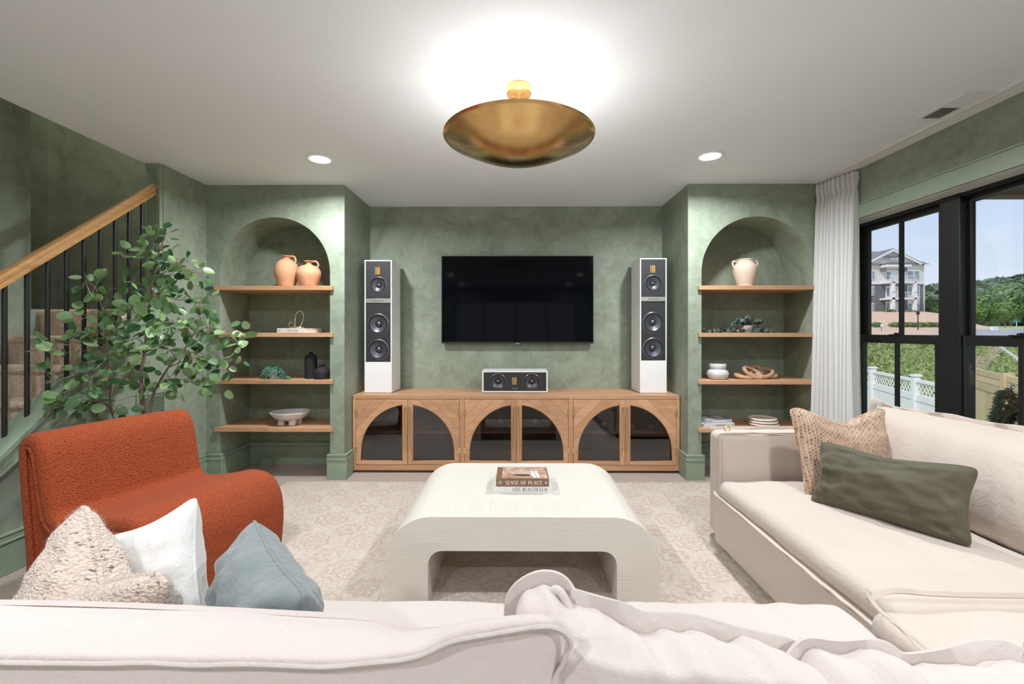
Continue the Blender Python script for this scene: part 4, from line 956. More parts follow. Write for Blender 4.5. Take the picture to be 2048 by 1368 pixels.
flange([(.006, .700, .735), (.004, .702, .775), (.010, .702, .808), (.034, .702, .826), (.060, .700, .826), (.076, .695, .812), (.088, .685, .796), (.100, .675, .785)], (-.25, .1, 1), .022, 'corner_ear', c, seed=31, mat='linen_light', amp=.006, th=.0045)
flange([(.030, .700, .745), (.034, .695, .780), (.050, .685, .815), (.072, .675, .812), (.082, .655, .800)], (.3, -.4, 1), .016, 'corner_fold', c, seed=35, mat='linen_light', amp=.008, th=.004)
a = MB(); P_ = spline([(.020, .69, .75), (.034, .685, .80), (.060, .675, .835), (.078, .66, .82), (.088, .64, .80)], 8); a.tube(P_, [.002+.005*math.sin(PI*i/(len(P_)-1)) for i in range(len(P_))], 10); a.build('corner_fold', 'linen_light', c, smooth=180)
stC = [(.392, .56, .72, .655, .744), (.42, .56, .745, .665, .764), (.455, .56, .755, .66, .768), (.52, .56, .76, .66, .765), (.554, .56, .75, .66, .748), (.62, .56, .755, .66, .756), (.70, .56, .76, .66, .764), (.735, .56, .75, .66, .748), (.80, .57, .77, .68, .785), (1.1, .57, .78, .70, .79), (1.6, .57, .78, .70, .79)]
c = back_cushion('back_cushion', 'slumped cream back cushion at the lower right with a wavy sewn edge', stC, 'linen_light', 24, .012, 9)
flange([(x, yf-.008, zf-.010) for x, yn, zn, yf, zf in stC], (0, .1, 1), .022, 'flange', c, seed=15, mat='linen_light', amp=.012, th=.003)
# tall right back cushion along the window
c = thing('back_cushion', 'tall cream back cushion under the window with a wavy top seam', 'cushion')
def dR(p, n): return .006*noise.noise(Vector((p.x*4, p.y*3, p.z*5)))+.009*noise.noise(Vector((p.x*5, p.y*6+p.z*5, 4)))*max(0, (p.x+.25)/.2)
mR = softbox(.49, 1.62, .27, .085, n=(24, 60, 12), crown=.10, disp=None)
vs = []
for v in mR.v:
    p = Vector(v); nn_ = .010*noise.noise(Vector((p.x*3, p.y*4.5, p.z*3)))+.006*noise.noise(Vector((p.x*6+p.y*3, p.y*12, 2)))*(1 if p.x > 0 else .3)
    vs.append((p.x, p.y, p.z+nn_*(1 if p.z > 0 else -1)))
mR.v = vs; o = mR.build('cushion_cover', 'linen', c, smooth=180)
# local x -> up, local z -> towards the room (-x)
o.matrix_world = Matrix.Translation((2.085, 1.765, .562)) @ Matrix.Rotation(R(8), 4, 'Y') @ Matrix(((0, 0, -1, 0), (0, 1, 0, 0), (1, 0, 0, 0), (0, 0, 0, 1)))
flange([(2.045, 2.60, .70), (2.03, 2.575, .812), (2.03, 2.53, .815), (2.04, 2.45, .797), (2.05, 2.30, .797), (2.05, 2.15, .808), (2.06, 2.0, .803), (2.06, 1.85, .812), (2.06, 1.6, .815), (2.06, 1.2, .812), (2.06, .96, .80)], (-.25, 0, 1), .026, 'flange', c, seed=21, amp=.012, th=.0035)

# ------------------------------------------------------------------ throw pillows
throw_pillow('fuzzy oatmeal knit throw pillow at the left end of the sofa', .60, .40, .22, 'chunky_knit', (-.955, 1.00, .560), R(-33), R(-16), R(3), dip=.09, seed=3, wr=.012, pipe=.007, pin=.10)
throw_pillow('white linen throw pillow behind the oatmeal knit pillow', .42, .36, .14, 'white_linen', (-.995, 1.235, .532), R(-25), R(-12), R(-25), seed=5, wr=.005, pin=.14)
throw_pillow('grey blue velvet throw pillow right of the knit pillow', .57, .36, .20, 'blue_velvet', (-.572, 1.00, .555), R(-52), R(-12), R(-4), seed=8, wr=.016, pin=.14)
throw_pillow('brown woven throw pillow leaning in the far corner of the sofa', .61, .46, .17, 'jute_weave', (1.725, 2.36, .60), R(10), R(-17), R(2), dip=.07, seed=11, wr=.009, pipe=.006, pin=.10)
throw_pillow('dark olive velvet lumbar pillow on the right sofa cushion', .57, .31, .16, 'olive_velvet', (1.59, 1.955, .552), R(-58), R(-22), R(-1), seed=14, wr=.016, pin=.11, dip=.015)

# ------------------------------------------------------------------ things on the shelves
def lathe_thing(name, label, cat, loc, prof, mat, part='body', n=40, noise_amp=0, sx=1):
    t = thing(name, label, cat, loc); P = [(p.x, p.z) for p in spline([(r, 0, z) for r, z in prof], 5)]; P = [(max(0, r), z) for r, z in P]
    a = MB(); a.lathe(P, n); 
    if noise_amp: a.v = [(x*(1+noise_amp*noise.noise(Vector((x*9, y*9, z*9)))), y*(1+noise_amp*noise.noise(Vector((x*9, y*9+5, z*9)))), z) for x, y, z in a.v]
    a.build(part, mat, t, smooth=50); return t
SY = 3.86; Z1, Z2, Z3, Z4 = 1.6005, 1.2135, .8255, .4315
t = lathe_thing('clay_jug', 'taller terracotta jug with a loop handle on the top left shelf', 'jug', (-1.960, SY, Z1), [(0, .002), (.055, 0), (.075, .04), (.095, .10), (.097, .15), (.080, .205), (.045, .235), (.026, .245), (.024, .258), (.038, .266), (.036, .271), (.018, .268), (.016, .24)], 'terracotta', noise_amp=.02)
a = MB(); a.tube(spline([(.020, 0, .262), (.050, 0, .268), (.070, 0, .258), (.078, 0, .232), (.070, 0, .210)], 6), [.008]*25, 10); a.build('handle', 'terracotta', t, smooth=60)
t = lathe_thing('clay_jug', 'rounder shorter terracotta jug with a loop handle on the top left shelf', 'jug', (-1.765, SY-.01, Z1), [(0, .002), (.056, 0), (.078, .035), (.099, .095), (.097, .135), (.070, .175), (.030, .192), (.022, .200), (.022, .212), (.037, .221), (.035, .226), (.018, .223), (.016, .20)], 'terracotta', noise_amp=.02)
a = MB(); a.tube(spline([(.020, 0, .217), (.050, 0, .223), (.072, 0, .213), (.082, 0, .190), (.074, 0, .168)], 6), [.008]*25, 10); a.build('handle', 'terracotta', t, smooth=60)
q = book('book', 'white The Art of Home book lying under the brass loop ornament', (-1.925, 3.80, Z2+.0005), .272, .225, .038, 'spine_white', 'spine_white', R(-14))
q.location.x = -1.895
lettering('The Art of Home', .026, (.02, -.0018, .019), 'lettering_grey', q, width=.110)
a = MB(); a.box(.104, .1055, -.0016, -.0012, .012, .030); a.box(-.118, -.108, -.0016, -.0012, .010, .026); a.box(.1115, .1120, -.0016, -.0012, .004, .034); a.build('spine_mark', 'lettering_grey', q)
t = thing('knot_ornament', 'thin brass wire loop ornament on top of the white book', 'ornament', (-1.885, 3.90, Z2+.0405))
a = MB(); a.tube(spline([(-.045, 0, .006), (-.075, .01, .010), (-.082, .015, .035), (-.062, .01, .056), (-.035, 0, .045), (-.010, -.01, .015), (.020, -.015, .006), (.032, 0, .030), (.046, .01, .085), (.040, .012, .128), (.014, .01, .148), (-.014, .005, .125), (-.022, 0, .075), (-.016, -.01, .030), (-.020, -.018, .010), (.010, -.02, .006), (.050, .01, .007), (.020, .025, .006), (-.020, .02, .008)], 8, True), .0042, 8, closed=True); a.build('brass_wire', 'brass', t, smooth=80)
t = lathe_thing('black_vase', 'tall black bottle shaped vase on the third left shelf', 'vase', (-1.742, 3.84, Z3), [(0, .002), (.046, 0), (.050, .01), (.050, .10), (.050, .165), (.040, .195), (.020, .208), (.015, .212), (.015, .222), (.019, .225), (.010, .222), (.010, .21)], 'black_ceramic', noise_amp=.02)
t = lathe_thing('black_vase', 'squat round black vase right of the tall black vase', 'vase', (-1.630, 3.80, Z3), [(0, .002), (.058, 0), (.064, .012), (.065, .055), (.055, .080), (.030, .095), (.025, .100), (.025, .116), (.027, .118), (.020, .114), (.018, .10)], 'black_ceramic', noise_amp=.02)
def bead_foliage(parent, pts, r, mat, name='foliage'):
    m = MB(); base = [(1, 0, 0), (-1, 0, 0), (0, 1, 0), (0, -1, 0), (0, 0, 1), (0, 0, -1)]; fc = [(0, 2, 4), (2, 1, 4), (1, 3, 4), (3, 0, 4), (2, 0, 5), (1, 2, 5), (3, 1, 5), (0, 3, 5)]
    for p in pts:
        s_ = r*random.uniform(.7, 1.25); m.add([(p[0]+x*s_, p[1]+y*s_, p[2]+z*s_) for x, y, z in base], fc)
    o = m.build(name, mat, parent, smooth=180, recalc=False); o['kind'] = 'stuff'; return o
t = thing('bead_succulent', 'teal bead succulent trailing from a small grey pot on the third left shelf', 'plant', (-2.055, 3.82, Z3))
a = MB(); a.lathe([(0, .002), (.024, 0), (.030, .03), (.032, .075), (.027, .075), (.025, .06), (0, .058)], 24); a.build('pot', 'concrete_pot', t, smooth=40)
pts = []
for k in range(900):
    q = random.uniform(0, 2*PI); u = random.random()
    rr = .030+.060*math.sqrt(random.random())*(1.2-.2*u); z = .112-(rr/.085)**2*.085*random.uniform(.5, 1.3); 
    if math.sin(q) < -.55 and rr < .055 and z < .08 and -.022 < rr*math.cos(q) < .012: continue
    pts.append((rr*math.cos(q)*1.0, rr*math.sin(q)*.8, max(.005, z)))
for k in range(260): u = random.random(); pts.append((.06+.115*u+random.gauss(0, .006), -.05+.02*math.sin(u*5)+random.gauss(0, .009), max(.005, .024*(1-abs(u-.75)*1.2)*random.random()+.004)))
bead_foliage(t, pts, .0046, 'teal_bead')
t = thing('footed_bowl', 'white footed stone bowl on the lowest left shelf', 'bowl', (-1.93, 3.86, Z4))
P = [(p.x, p.z) for p in spline([(0, 0, .038), (.06, 0, .038), (.11, 0, .055), (.150, 0, .095), (.156, 0, .108), (.150, 0, .110), (.140, 0, .103), (.10, 0, .068), (.05, 0, .054), (0, 0, .052)], 5)]
a = MB(); a.lathe([(max(0, r), z) for r, z in P], 48); a.v = [(x*1.03, y*.95, z+.004*noise.noise(Vector((x*12, y*12, 1)))) for x, y, z in a.v]; a.build('bowl_body', 'chalk_stone', t, smooth=50)
for q in (.5, 2.2, 3.9, 5.4): a = MB(); a.box(-.024, .024, -.020, .020, 0, .056, Matrix.Translation((.070*math.cos(q), .060*math.sin(q), 0))); a.build('foot', 'chalk_stone', t, bevel=.004)
# right niche
t = lathe_thing('urn_vase', 'cream two handled urn on the top right shelf', 'vase', (1.950, 3.86, Z1), [(0, .002), (.058, 0), (.066, .02), (.082, .07), (.094, .125), (.094, .165), (.082, .190), (.068, .205), (.065, .222), (.070, .232), (.067, .236), (.056, .230), (.055, .20)], 'cream_ceramic', noise_amp=.01)
for s in (-1, 1): a = MB(); a.tube(spline([(s*.072, 0, .212), (s*.090, 0, .222), (s*.104, 0, .210), (s*.103, 0, .188), (s*.092, 0, .165)], 6), .0075, 10); a.build('handle', 'cream_ceramic', t, smooth=60)
t = thing('trailing_plant', 'silvery trailing eucalyptus spilling from a small pink pot on the second right shelf', 'plant', (1.955, 3.84, Z2))
a = MB(); a.lathe([(0, .002), (.034, 0), (.046, .03), (.048, .062), (.043, .062), (.040, .05), (0, .045)], 28); a.build('pot', 'pink_pot', t, smooth=40)
def leaf_verts(c, d, nrm, L, W, cup=.12, n=7):
    d = Vector(d).normalized(); s_ = d.cross(Vector(nrm)).normalized(); nn_ = s_.cross(d); c = Vector(c); vs = [c+d*L*.5-nn_*cup*W*.3]
    for k in range(n*2):
        q = 2*PI*k/(n*2); a_ = -math.cos(q); b_ = math.sin(q); vs.append(c+d*L*(.5+.5*a_*(1 if a_ > 0 else 1))+s_*W*.5*b_*(1-.12*a_)+nn_*cup*W*abs(b_)*.8)
    m = n*2; return vs, [(0, 1+k, 1+(k+1) % m) for k in range(m)]
lm = MB(); sm_ = []
def spray(path, nl, L, mbk, up=(0, 0, 1), rnd=.5):
    P = spline(path, 6)
    for i in range(nl):
        p = P[int(i/nl*(len(P)-1))]; d = Vector((random.uniform(-1, 1), random.uniform(-1, .6), random.uniform(-.3, .8))); nr = Vector((random.uniform(-.6, .6), -1, random.uniform(-.2, 1.2)))
        l_ = L*random.uniform(.7, 1.2); v_, f_2 = leaf_verts(p, d, nr, l_, l_*.85); v_ = [(x, y, max(.003, z)) for x, y, z in v_]; mbk.add(v_, f_2)
    return P
for pth, nl in (([(0, 0, .06), (-.06, -.02, .09), (-.12, -.04, .05), (-.18, -.05, .012)], 46), ([(0, 0, .06), (-.03, 0, .11), (-.08, -.02, .085), (-.13, -.03, .05)], 34), ([(-.16, -.06, .010), (-.28, -.06, .008), (-.40, -.04, .008)], 60), ([(0, 0, .06), (.01, 0, .12), (.04, -.01, .135)], 14), ([(0, 0, .06), (.06, -.02, .10), (.10, -.02, .07)], 20), ([(.08, 0, .06), (.12, -.01, .10)], 6), ([(.05, -.05, .02), (.13, -.05, .012), (.22, -.04, .008)], 34), ([(-.1, -.08, .010), (0, -.08, .010), (.06, -.07, .02)], 22)):
    P = spray(pth, nl, .034, lm); sm_.append(P)
o = lm.build('foliage', 'eucalyptus_leaf', t, smooth=180, recalc=False); o['kind'] = 'stuff'
for P in sm_: a = MB(); a.tube([(p.x, p.y, max(.004, p.z)) for p in P], .0016, 5); a.build('stem', 'bark', t)
t = lathe_thing('white_vase', 'small white double bulge vase on the third right shelf', 'vase', (1.700, 3.82, Z3), [(0, .002), (.055, 0), (.075, .012), (.086, .040), (.080, .066), (.064, .078), (.064, .088), (.068, .104), (.066, .124), (.060, .128), (.056, .124), (.055, .09)], 'white_ceramic')
t = thing('wooden_chain', 'chain of thick carved wooden links lying on the third right shelf', 'ornament', (2.035, 3.84, Z3))
def link(c, rot, rx, ry, r, flat=1):
    M_ = Matrix.Translation(c) @ Matrix.Rotation(rot[2], 4, 'Z') @ Matrix.Rotation(rot[1], 4, 'Y') @ Matrix.Rotation(rot[0], 4, 'X')
    a = MB(); a.tube([M_ @ Vector((rx*math.cos(q), ry*math.sin(q), 0)) for q in [2*PI*k/36 for k in range(36)]], r, 12, closed=True); a.v = [(x, y, z+.0012*noise.noise(Vector((x*60, y*60, z*60)))) for x, y, z in a.v]; return a.build('chain_link', 'driftwood', t, smooth=80)
link((-.105, -.01, .024), (R(12), R(6), R(-12)), .068, .045, .0165); link((-.045, -.025, .052), (R(40), R(28), R(-8)), .075, .046, .0165)
link((.010, .03, .060), (R(55), R(-20), R(20)), .055, .045, .0165); link((.070, .0, .048), (R(30), R(-18), R(14)), .072, .044, .0165); link((.115, .03, .024), (R(8), R(-4), R(-10)), .060, .046, .0165)
q = book('book', 'white book at the bottom of the pair on the lowest right shelf', (1.690, 3.765, Z4+.0005), .285, .24, .029, 'spine_white', 'spine_white', R(12))
a = MB(); a.lathe([(.003, 0), (.006, 0)], 16, M=Matrix.Translation((.125, -.0016, .0145)) @ Matrix.Rotation(PI/2, 4, 'X')); a.build('publisher_mark', 'lettering_dark', q)
a = MB(); a.box(-.03, .06, -.0016, -.0013, .010, .018); a.build('spine_mark', 'far_pane', q)
q = book('book', 'blue grey picture book on top of the white book on the lowest right shelf', (1.695, 3.785, Z4+.031), .255, .21, .026, 'cover_blue', 'spine_blue', R(14))
a = MB(); a.box(-.06, .07, -.0016, -.0013, .009, .017); a.build('spine_mark', 'lettering_white', q); a = MB(); a.box(-.10, -.01, .02, .16, .026, .0263); a.box(.04, .10, .05, .18, .026, .0263); a.build('cover_detail', 'lettering_white', q)
for k, l in enumerate(('cream ribbed dish at the bottom of the stack of three on the lowest right shelf', 'cream ribbed dish in the middle of the stack on the lowest right shelf', 'cream dish on top of the stack on the lowest right shelf')):
    t = thing('stone_dish', l, 'dish', (2.10-.004*k, 3.85, Z4+.0225*k), 0, 'stacked cream dishes'); r_ = .118-.004*k
    a = MB(); a.lathe([(0, .0005), (r_*.9, .0005), (r_, .008), (r_*1.0, .016), (r_*.95, .0215), (r_*.9, .019), (r_*.85, .012), (0, .012)], 48); a.build('dish_body', 'cream_stone', t, smooth=50)

# ------------------------------------------------------------------ leafy tree in the corner
t = thing('leafy_tree', 'tall bushy artificial tree with round green leaves between the stairs and left niche', 'tree', (-2.36, 2.86, 0))
a = MB(); a.lathe([(0, .003), (.10, .0), (.125, .20), (.13, .24), (.115, .24), (.11, .20), (0, .19)], 32); a.build('pot', 'black_ceramic', t, smooth=40)
org_t = Vector((-2.36, 2.86, 0))
def pt(px, py, Yw=None):
    lim = -2.47
    Y = Yw or 2.84; r_ = (px-1024)/905; d = Y/(1+r_*.0077); X = r_*d-.0077*Y
    if X < lim: d = (lim)/(r_-.0077); Y = d*(1+r_*.0077); X = lim
    return Vector((X, Y, 1.22-(py-664)*d/905))-org_t
trunks = [spline([Vector((0, 0, .18)), Vector((.01, 0, .55)), pt(282, 760), pt(290, 700), pt(300, 600), pt(315, 520), pt(330, 470)], 6),
          spline([Vector((-.03, 0, .18)), pt(225, 830, 2.8), pt(222, 760, 2.75), pt(215, 690, 2.7), pt(205, 620, 2.7)], 6),
          spline([Vector((.03, -.01, .18)), pt(300, 820), pt(330, 745), pt(375, 690, 2.9), pt(400, 640, 2.95)], 6)]
for k, P in enumerate(trunks):
    r0 = (.013, .006, .009)[k]; a = MB(); a.tube(P, [r0*(1-.7*i/len(P)) for i in range(len(P))], 8); a.build('trunk', 'bark', t, smooth=60)
clus = [(330, 478, 0, 12), (300, 505, 0, 16), (360, 520, 0, 16), (275, 520, 0, 9), (335, 545, .1, 16), (385, 545, .05, 12), (262, 575, 0, 8), (180, 565, 0, 10), (310, 590, -.1, 18), (355, 600, .1, 18), (400, 605, .1, 12), (225, 610, 0, 14), (270, 625, -.1, 20), (180, 630, 0, 13), (320, 645, -.15, 20), (365, 655, .05, 20), (410, 645, .1, 16), (445, 660, .15, 13), (480, 675, .15, 8), (215, 665, -.05, 18), (265, 680, -.1, 16), (130, 690, 0, 10), (175, 700, 0, 12), (235, 715, -.1, 16), (310, 700, -.15, 18), (370, 705, 0, 18), (420, 710, .1, 16), (448, 720, .15, 10), (115, 760, 0, 8), (150, 780, 0, 12), (190, 755, -.05, 10), (255, 755, -.05, 10), (340, 755, -.05, 12), (385, 765, 0, 14), (430, 765, .1, 10), (115, 815, 0, 10), (165, 815, 0, 10), (205, 820, -.05, 9), (300, 775, 0, 8), (250, 815, 0, 5)]
lv, lf = leaf_verts((0, 0, 0), (0, 1, 0), (0, 0, 1), 1, .82, .10, 6)
lmesh = []
for k in range(5):
    m = MB(); v_, f_2 = leaf_verts((0, 0, 0), (0, 1, 0), (0, 0, 1), 1, (.70, .82, .9, .76, .86)[k], (.05, .14, .1, -.08, .2)[k], 5)
    m.add([(x, y, z-.10*y*y*(k % 3)) for x, y, z in [tuple(q) for q in v_]], f_2); me = bpy.data.meshes.new('leaf'); me.from_pydata(m.v, [], m.f); me.materials.append(MATS['tree_leaf']); me.shade_smooth(); lmesh.append(me)
allP = [p for P in trunks for p in P[6:]]; rest = MB(); nleaf = 0; tw = 0
leafjobs = []
for (cx, cy, dy, nl) in clus:
    nl = int(nl*1.15)
    c = pt(cx, cy, 2.84+dy if cx > 240 else None); st_ = min(allP, key=lambda p: (p-c).length+(.25 if p.z > c.z-.02 else 0))
    mid = (st_+c)/2+Vector((0, 0, .04)); P = spline([st_, mid, c, c+(c-mid).normalized()*.07+Vector((random.uniform(-.02, .02), 0, .01))], 6)
    a = MB(); a.tube(P, [.0035*(1-.75*i/len(P)) for i in range(len(P))], 5); a.build('branch', 'bark', t, smooth=60)
    for i in range(nl):
        u = .35+.65*(i+random.random())/nl; p = P[min(len(P)-1, int(u*(len(P)-1)))]
        off = Vector((random.gauss(0, .036), random.gauss(0, .045), random.gauss(0, .034))); p2 = p+off
        if p2.x+org_t.x < -2.535: p2.x = -2.535-org_t.x
        d = (off.normalized()+Vector((random.uniform(-.5, .5), random.uniform(-.5, .5), random.uniform(-.4, .4)))).normalized()
        nr = Vector((random.gauss(0, .5), -.7+random.gauss(0, .4), .6+random.gauss(0, .5))); leafjobs.append((p, p2, d, nr, random.uniform(.046, .078)))
random.shuffle(leafjobs)
stem_mb = MB()
for i, (p, p2, d, nr, L_) in enumerate(leafjobs):
    s_ = d.cross(nr).normalized(); nn_ = s_.cross(d).normalized(); Mx = Matrix((( s_.x, d.x, nn_.x, p2.x), (s_.y, d.y, nn_.y, p2.y), (s_.z, d.z, nn_.z, p2.z), (0, 0, 0, 1))) @ Matrix.Scale(L_, 4)
    if i % 2 == 0: stem_mb.tube([p, (p+p2)/2+Vector((0, 0, .004)), p2], .0009, 3, caps=False)
    if i < 300:
        o = bpy.data.objects.new('leaf', lmesh[i % 5]); COL.objects.link(o); o.parent = t; o.matrix_basis = Mx
    else:
        me = lmesh[i % 5]; rest.add([Mx @ v.co for v in me.vertices], [tuple(q.vertices) for q in me.polygons])
o = stem_mb.build('twigs', 'bark', t, recalc=False); o['kind'] = 'stuff'
o = rest.build('leaves', 'tree_leaf', t, smooth=180, recalc=False); o['kind'] = 'stuff'
print('tree leaves', len(leafjobs))

# ------------------------------------------------------------------ outdoors, seen through the window
def sm(a, b, x): u = max(0, min(1, (x-a)/(b-a))); return u*u*(3-2*u)
def ground_z(x, y):
    pr = [(-50, -1.4), (5, -1.35), (10, -1.55), (14, -1.5), (20, -1.35), (30, -.75), (40, -.05), (52, .95), (58, 1.55), (66, 1.68), (90, 2.2), (130, 3.0), (200, 3.5), (1000, 4)]
    for (a, za), (b_, zb) in zip(pr, pr[1:]):
        if y <= b_: z = za+(zb-za)*(max(y, a)-a)/(b_-a); break
    z += .12*noise.noise(Vector((x*.12, y*.12, 0)))*sm(10, 20, y)*(1-sm(50, 58, y))
    bank = sm(69, 63, x)*(1 if y > 60 else 0)
    if bank > 0: z += bank*2.6*sm(60.5, 70, y)
    return z
ys_ = [-30, -10, 0, 3, 5, 7, 9, 11, 13, 15, 17, 19, 21, 23, 25, 27, 29, 31, 33, 35, 37, 39, 41, 43, 46, 49, 52, 55, 58, 60, 62, 64, 66, 68, 70, 72, 76, 82, 90, 110, 150, 220, 400]
xs_ = [2.80, 5, 8, 11, 14, 17, 20, 23, 26, 29, 32, 35, 38, 41, 44, 47, 50, 53, 56, 59, 61, 63, 65, 67, 69, 72, 78, 90, 110, 150, 220, 420]
a = MB(); a.add([(x, y, ground_z(x, y)) for y in ys_ for x in xs_], [(j*len(xs_)+i, j*len(xs_)+i+1, (j+1)*len(xs_)+i+1, (j+1)*len(xs_)+i) for j in range(len(ys_)-1) for i in range(len(xs_)-1)])
g_ = a.build('ground', ['meadow', 'clay_bank', 'asphalt', 'field_grass'], None, smooth=180)
for p in g_.data.polygons:
    c_ = p.center
    p.material_index = 2 if 50 < c_.y < 60 and c_.x > .94*c_.y else 1 if (c_.y > 50 and c_.x < max(.94*c_.y, 66) and c_.y < 76) else 3 if c_.y > 60 else 0
struct(g_)
# tufts of meadow grass
m = MB(); rg = random.Random(5)
for k in range(11000):
    y = 12+34*rg.random()**1.3; x = y*rg.uniform(.72, 1.22); z = ground_z(x, y)
    if x < 9.5 and y < 13: continue
    s_ = rg.uniform(.05, .14)*(1+y/40)
    for j in range(3): q = rg.uniform(0, PI); dx, dy = math.cos(q)*s_*.6, math.sin(q)*s_*.6; lx, ly = rg.gauss(0, s_*.4), rg.gauss(0, s_*.4); m.add([(x-dx, y-dy, z-.05), (x+dx, y+dy, z-.05), (x+dx*.5+lx, y+dy*.5+ly, z+s_), (x-dx*.5+lx, y-dy*.5+ly, z+s_*.9)], [(0, 1, 2, 3)])
tag(m.build('meadow_grass', 'meadow_blades', None, recalc=False), 'rough meadow grass on the slope behind the fences', 'grass', kind='stuff')
def crown_mb(m, c, rx, ry, rz, n, s_, rg):
    for k in range(n):
        d = Vector((rg.gauss(0, 1), rg.gauss(0, 1), rg.gauss(0, 1))).normalized(); lump = .82+.30*noise.noise(d*2.4+Vector(c)*.3); r_ = lump*rg.uniform(.72, 1.0)
        p = Vector((c[0]+d.x*rx*r_, c[1]+d.y*ry*r_, c[2]+d.z*rz*r_)); q = Vector((rg.gauss(0, 1), rg.gauss(0, 1), rg.gauss(0, 1)+.6)); a_ = d.cross(q).normalized()*s_*rg.uniform(.6, 1.3); b_ = d.cross(a_).normalized()*s_*rg.uniform(.5, 1); t_ = d*s_*.3
        m.add([p-a_-b_, p+a_-b_+t_, p+b_*1.1+t_], [(0, 1, 2)])
rg = random.Random(11)
def far_tree(label, x, y, h, r_, mat, n=900, group=None, low=.12, name='tree'):
    z = ground_z(x, y); t = thing(name, label, 'tree', (x, y, z), 0, group); a = MB(); a.tube([(0, 0, -.2), (0, 0, h*.6)], [h*.022, h*.010], 7); a.build('trunk', 'bark', t)
    m = MB(); crown_mb(m, (0, 0, h*(.5+low/2)), r_, r_, h*(.5-low/2), n, h*.045, rg); o = m.build('crown', mat, t, recalc=False); return t
def X_at(px, y): r_ = (px-1024)/905; d = y/(1+r_*.0077); return r_*d-.0077*y
far_tree('large round green tree in front of the wooded hill, through the right window', X_at(2022, 120), 120, 12.5, 8.5, 'far_foliage', 1600)
far_tree('pale yellow green young tree beside the street sign', X_at(2010, 85), 85, 5.2, 2.2, 'far_foliage_light', 700)
far_tree('pale green young tree at the left edge of the right window', X_at(1951, 86), 86, 5.4, 2.4, 'far_foliage_light', 700)
far_tree('mid green young tree between the pale tree and the wood', X_at(1972, 90), 90, 7.2, 3.4, 'far_foliage', 900)
far_tree('dark green tree right of the apartment building', X_at(1862, 76), 76, 5.6, 2.2, 'far_foliage', 900)
far_tree('wide grey green tree far right of the apartment building', X_at(1879, 88), 88, 6.6, 3.6, 'wood_foliage', 900)
m = MB(); rg2 = random.Random(3)
for k in range(330):
    d = rg2.uniform(150, 330); px = rg2.uniform(1850, 2130); x = X_at(px, d); top = 78+14*math.sin((px-1900)/70)+(px-1947)*.05
    hill = (d-150)/180*(22+.05*(px-1947)); z = 3.4+hill; r_ = rg2.uniform(6, 10); crown_mb(m, (x, d, z+r_*.5), r_, r_, r_*.95, 110, r_*.30, rg2)
a = m.build('woodland', 'wood_foliage', None, recalc=False); tag(a, 'dark wooded hillside on the horizon through the right window', 'woodland', kind='stuff')
a = MB(); a.add([(x, y, z) for y, z in ((140, 2), (330, 24), (520, 24)) for x in (120, 520)], [(0, 1, 3, 2), (2, 3, 5, 4)]); struct(a.build('hillside_ground', 'field_grass'))

# apartment building; facade faces the room side, built at true size about seventy metres away
BY = 72.0
def FX(px): return X_at(px, BY)
def FZ(px, py): r_ = (px-1024)/905; return 1.22-(py-664)*(BY/(1+r_*.0077))/905
bz = FZ(1800, 629); ox = FX(1782)
t = thing('apartment_building', 'three storey pale and grey apartment block on the clay bank behind the meadow', 'building', (ox, BY, bz))
def bx_(nm, mat, px0, px1, py0, py1, y0, y1, parent=None, lab=None):
    a = MB(); a.box(FX(px0)-ox, FX(px1)-ox, y0, y1, FZ((px0+px1)/2, py1)-bz, FZ((px0+px1)/2, py0)-bz); o = a.build(nm, mat, parent or t)
    if lab: tag(o, lab)
    return o
bx_('upper_wall', 'siding_light', 1716, 1848, 530, 568, 0, 10); bx_('lower_wall', 'siding_dark', 1716, 1848, 568, 632, 0, 10)
bx_('band_board', 'far_white', 1716, 1848, 566, 568.5, -.12, 0); bx_('band_board', 'far_white', 1716, 1848, 533, 534.5, -.06, 0)
gx, gz = FX(1782)-ox, FZ(1782, 502)-bz; ex0, ex1, ez = FX(1724)-ox, FX(1840.5)-ox, FZ(1800, 530)-bz
a = MB(); a.prism([(ex0, ez), (ex1, ez), (gx, gz)], -.15, .2, 'y'); a.build('gable_wall', 'siding_light', t)
for s, ex in ((-1, ex0), (1, ex1)):
    a = MB(); a.prism([(gx, gz+.25), (gx, gz-.12), (ex, ez-.15), (ex+s*.3, ez+.0)], -.5, -.2, 'y'); a.build('barge_board', 'far_white', t)
    a = MB(); a.prism([(gx, gz+.35), (gx, gz+.15), (ex+s*.1, ez-.05), (ex+s*.4, ez+.1)], -.45, 5, 'y'); a.build('gable_roof', 'shingle', t)
rz = FZ(1800, 498)-bz; a = MB(); r0, r1 = FX(1700)-ox, FX(1857)-ox; e2 = FZ(1850, 529)-bz; rt = FX(1822)-ox
a.add([(r0, -.4, e2), (r1, -.4, e2), (r1, 10.4, e2), (r0, 10.4, e2), (r0+3, 5, rz+.5), (rt, 5, rz+.5)], [(0, 1, 5, 4), (1, 2, 5), (2, 3, 4, 5), (3, 0, 4), (3, 2, 1, 0)]); a.build('main_roof', 'shingle', t)
bx_('eaves_board', 'far_white', 1838, 1857, 529, 532, -.5, -.35)
for dx in (-9, 0, 9): a = MB(); a.tube([(gx, -.45, gz-1.0), (gx+dx*.08*2, -.45, gz-.35-abs(dx)*.03)], .05, 5); a.build('truss_strut', 'siding_dark', t)
bx_('truss_beam', 'siding_dark', 1765, 1799, 514, 515.5, -.5, -.35)
bx_('porch_roof', 'shingle', 1759, 1806, 527.5, 532, -1.6, 0); bx_('porch_fascia', 'far_white', 1759, 1806, 532, 536, -1.6, 0)
for px in (1760, 1801): bx_('bracket', 'siding_dark', px, px+2.2, 537, 544, -1.0, 0)
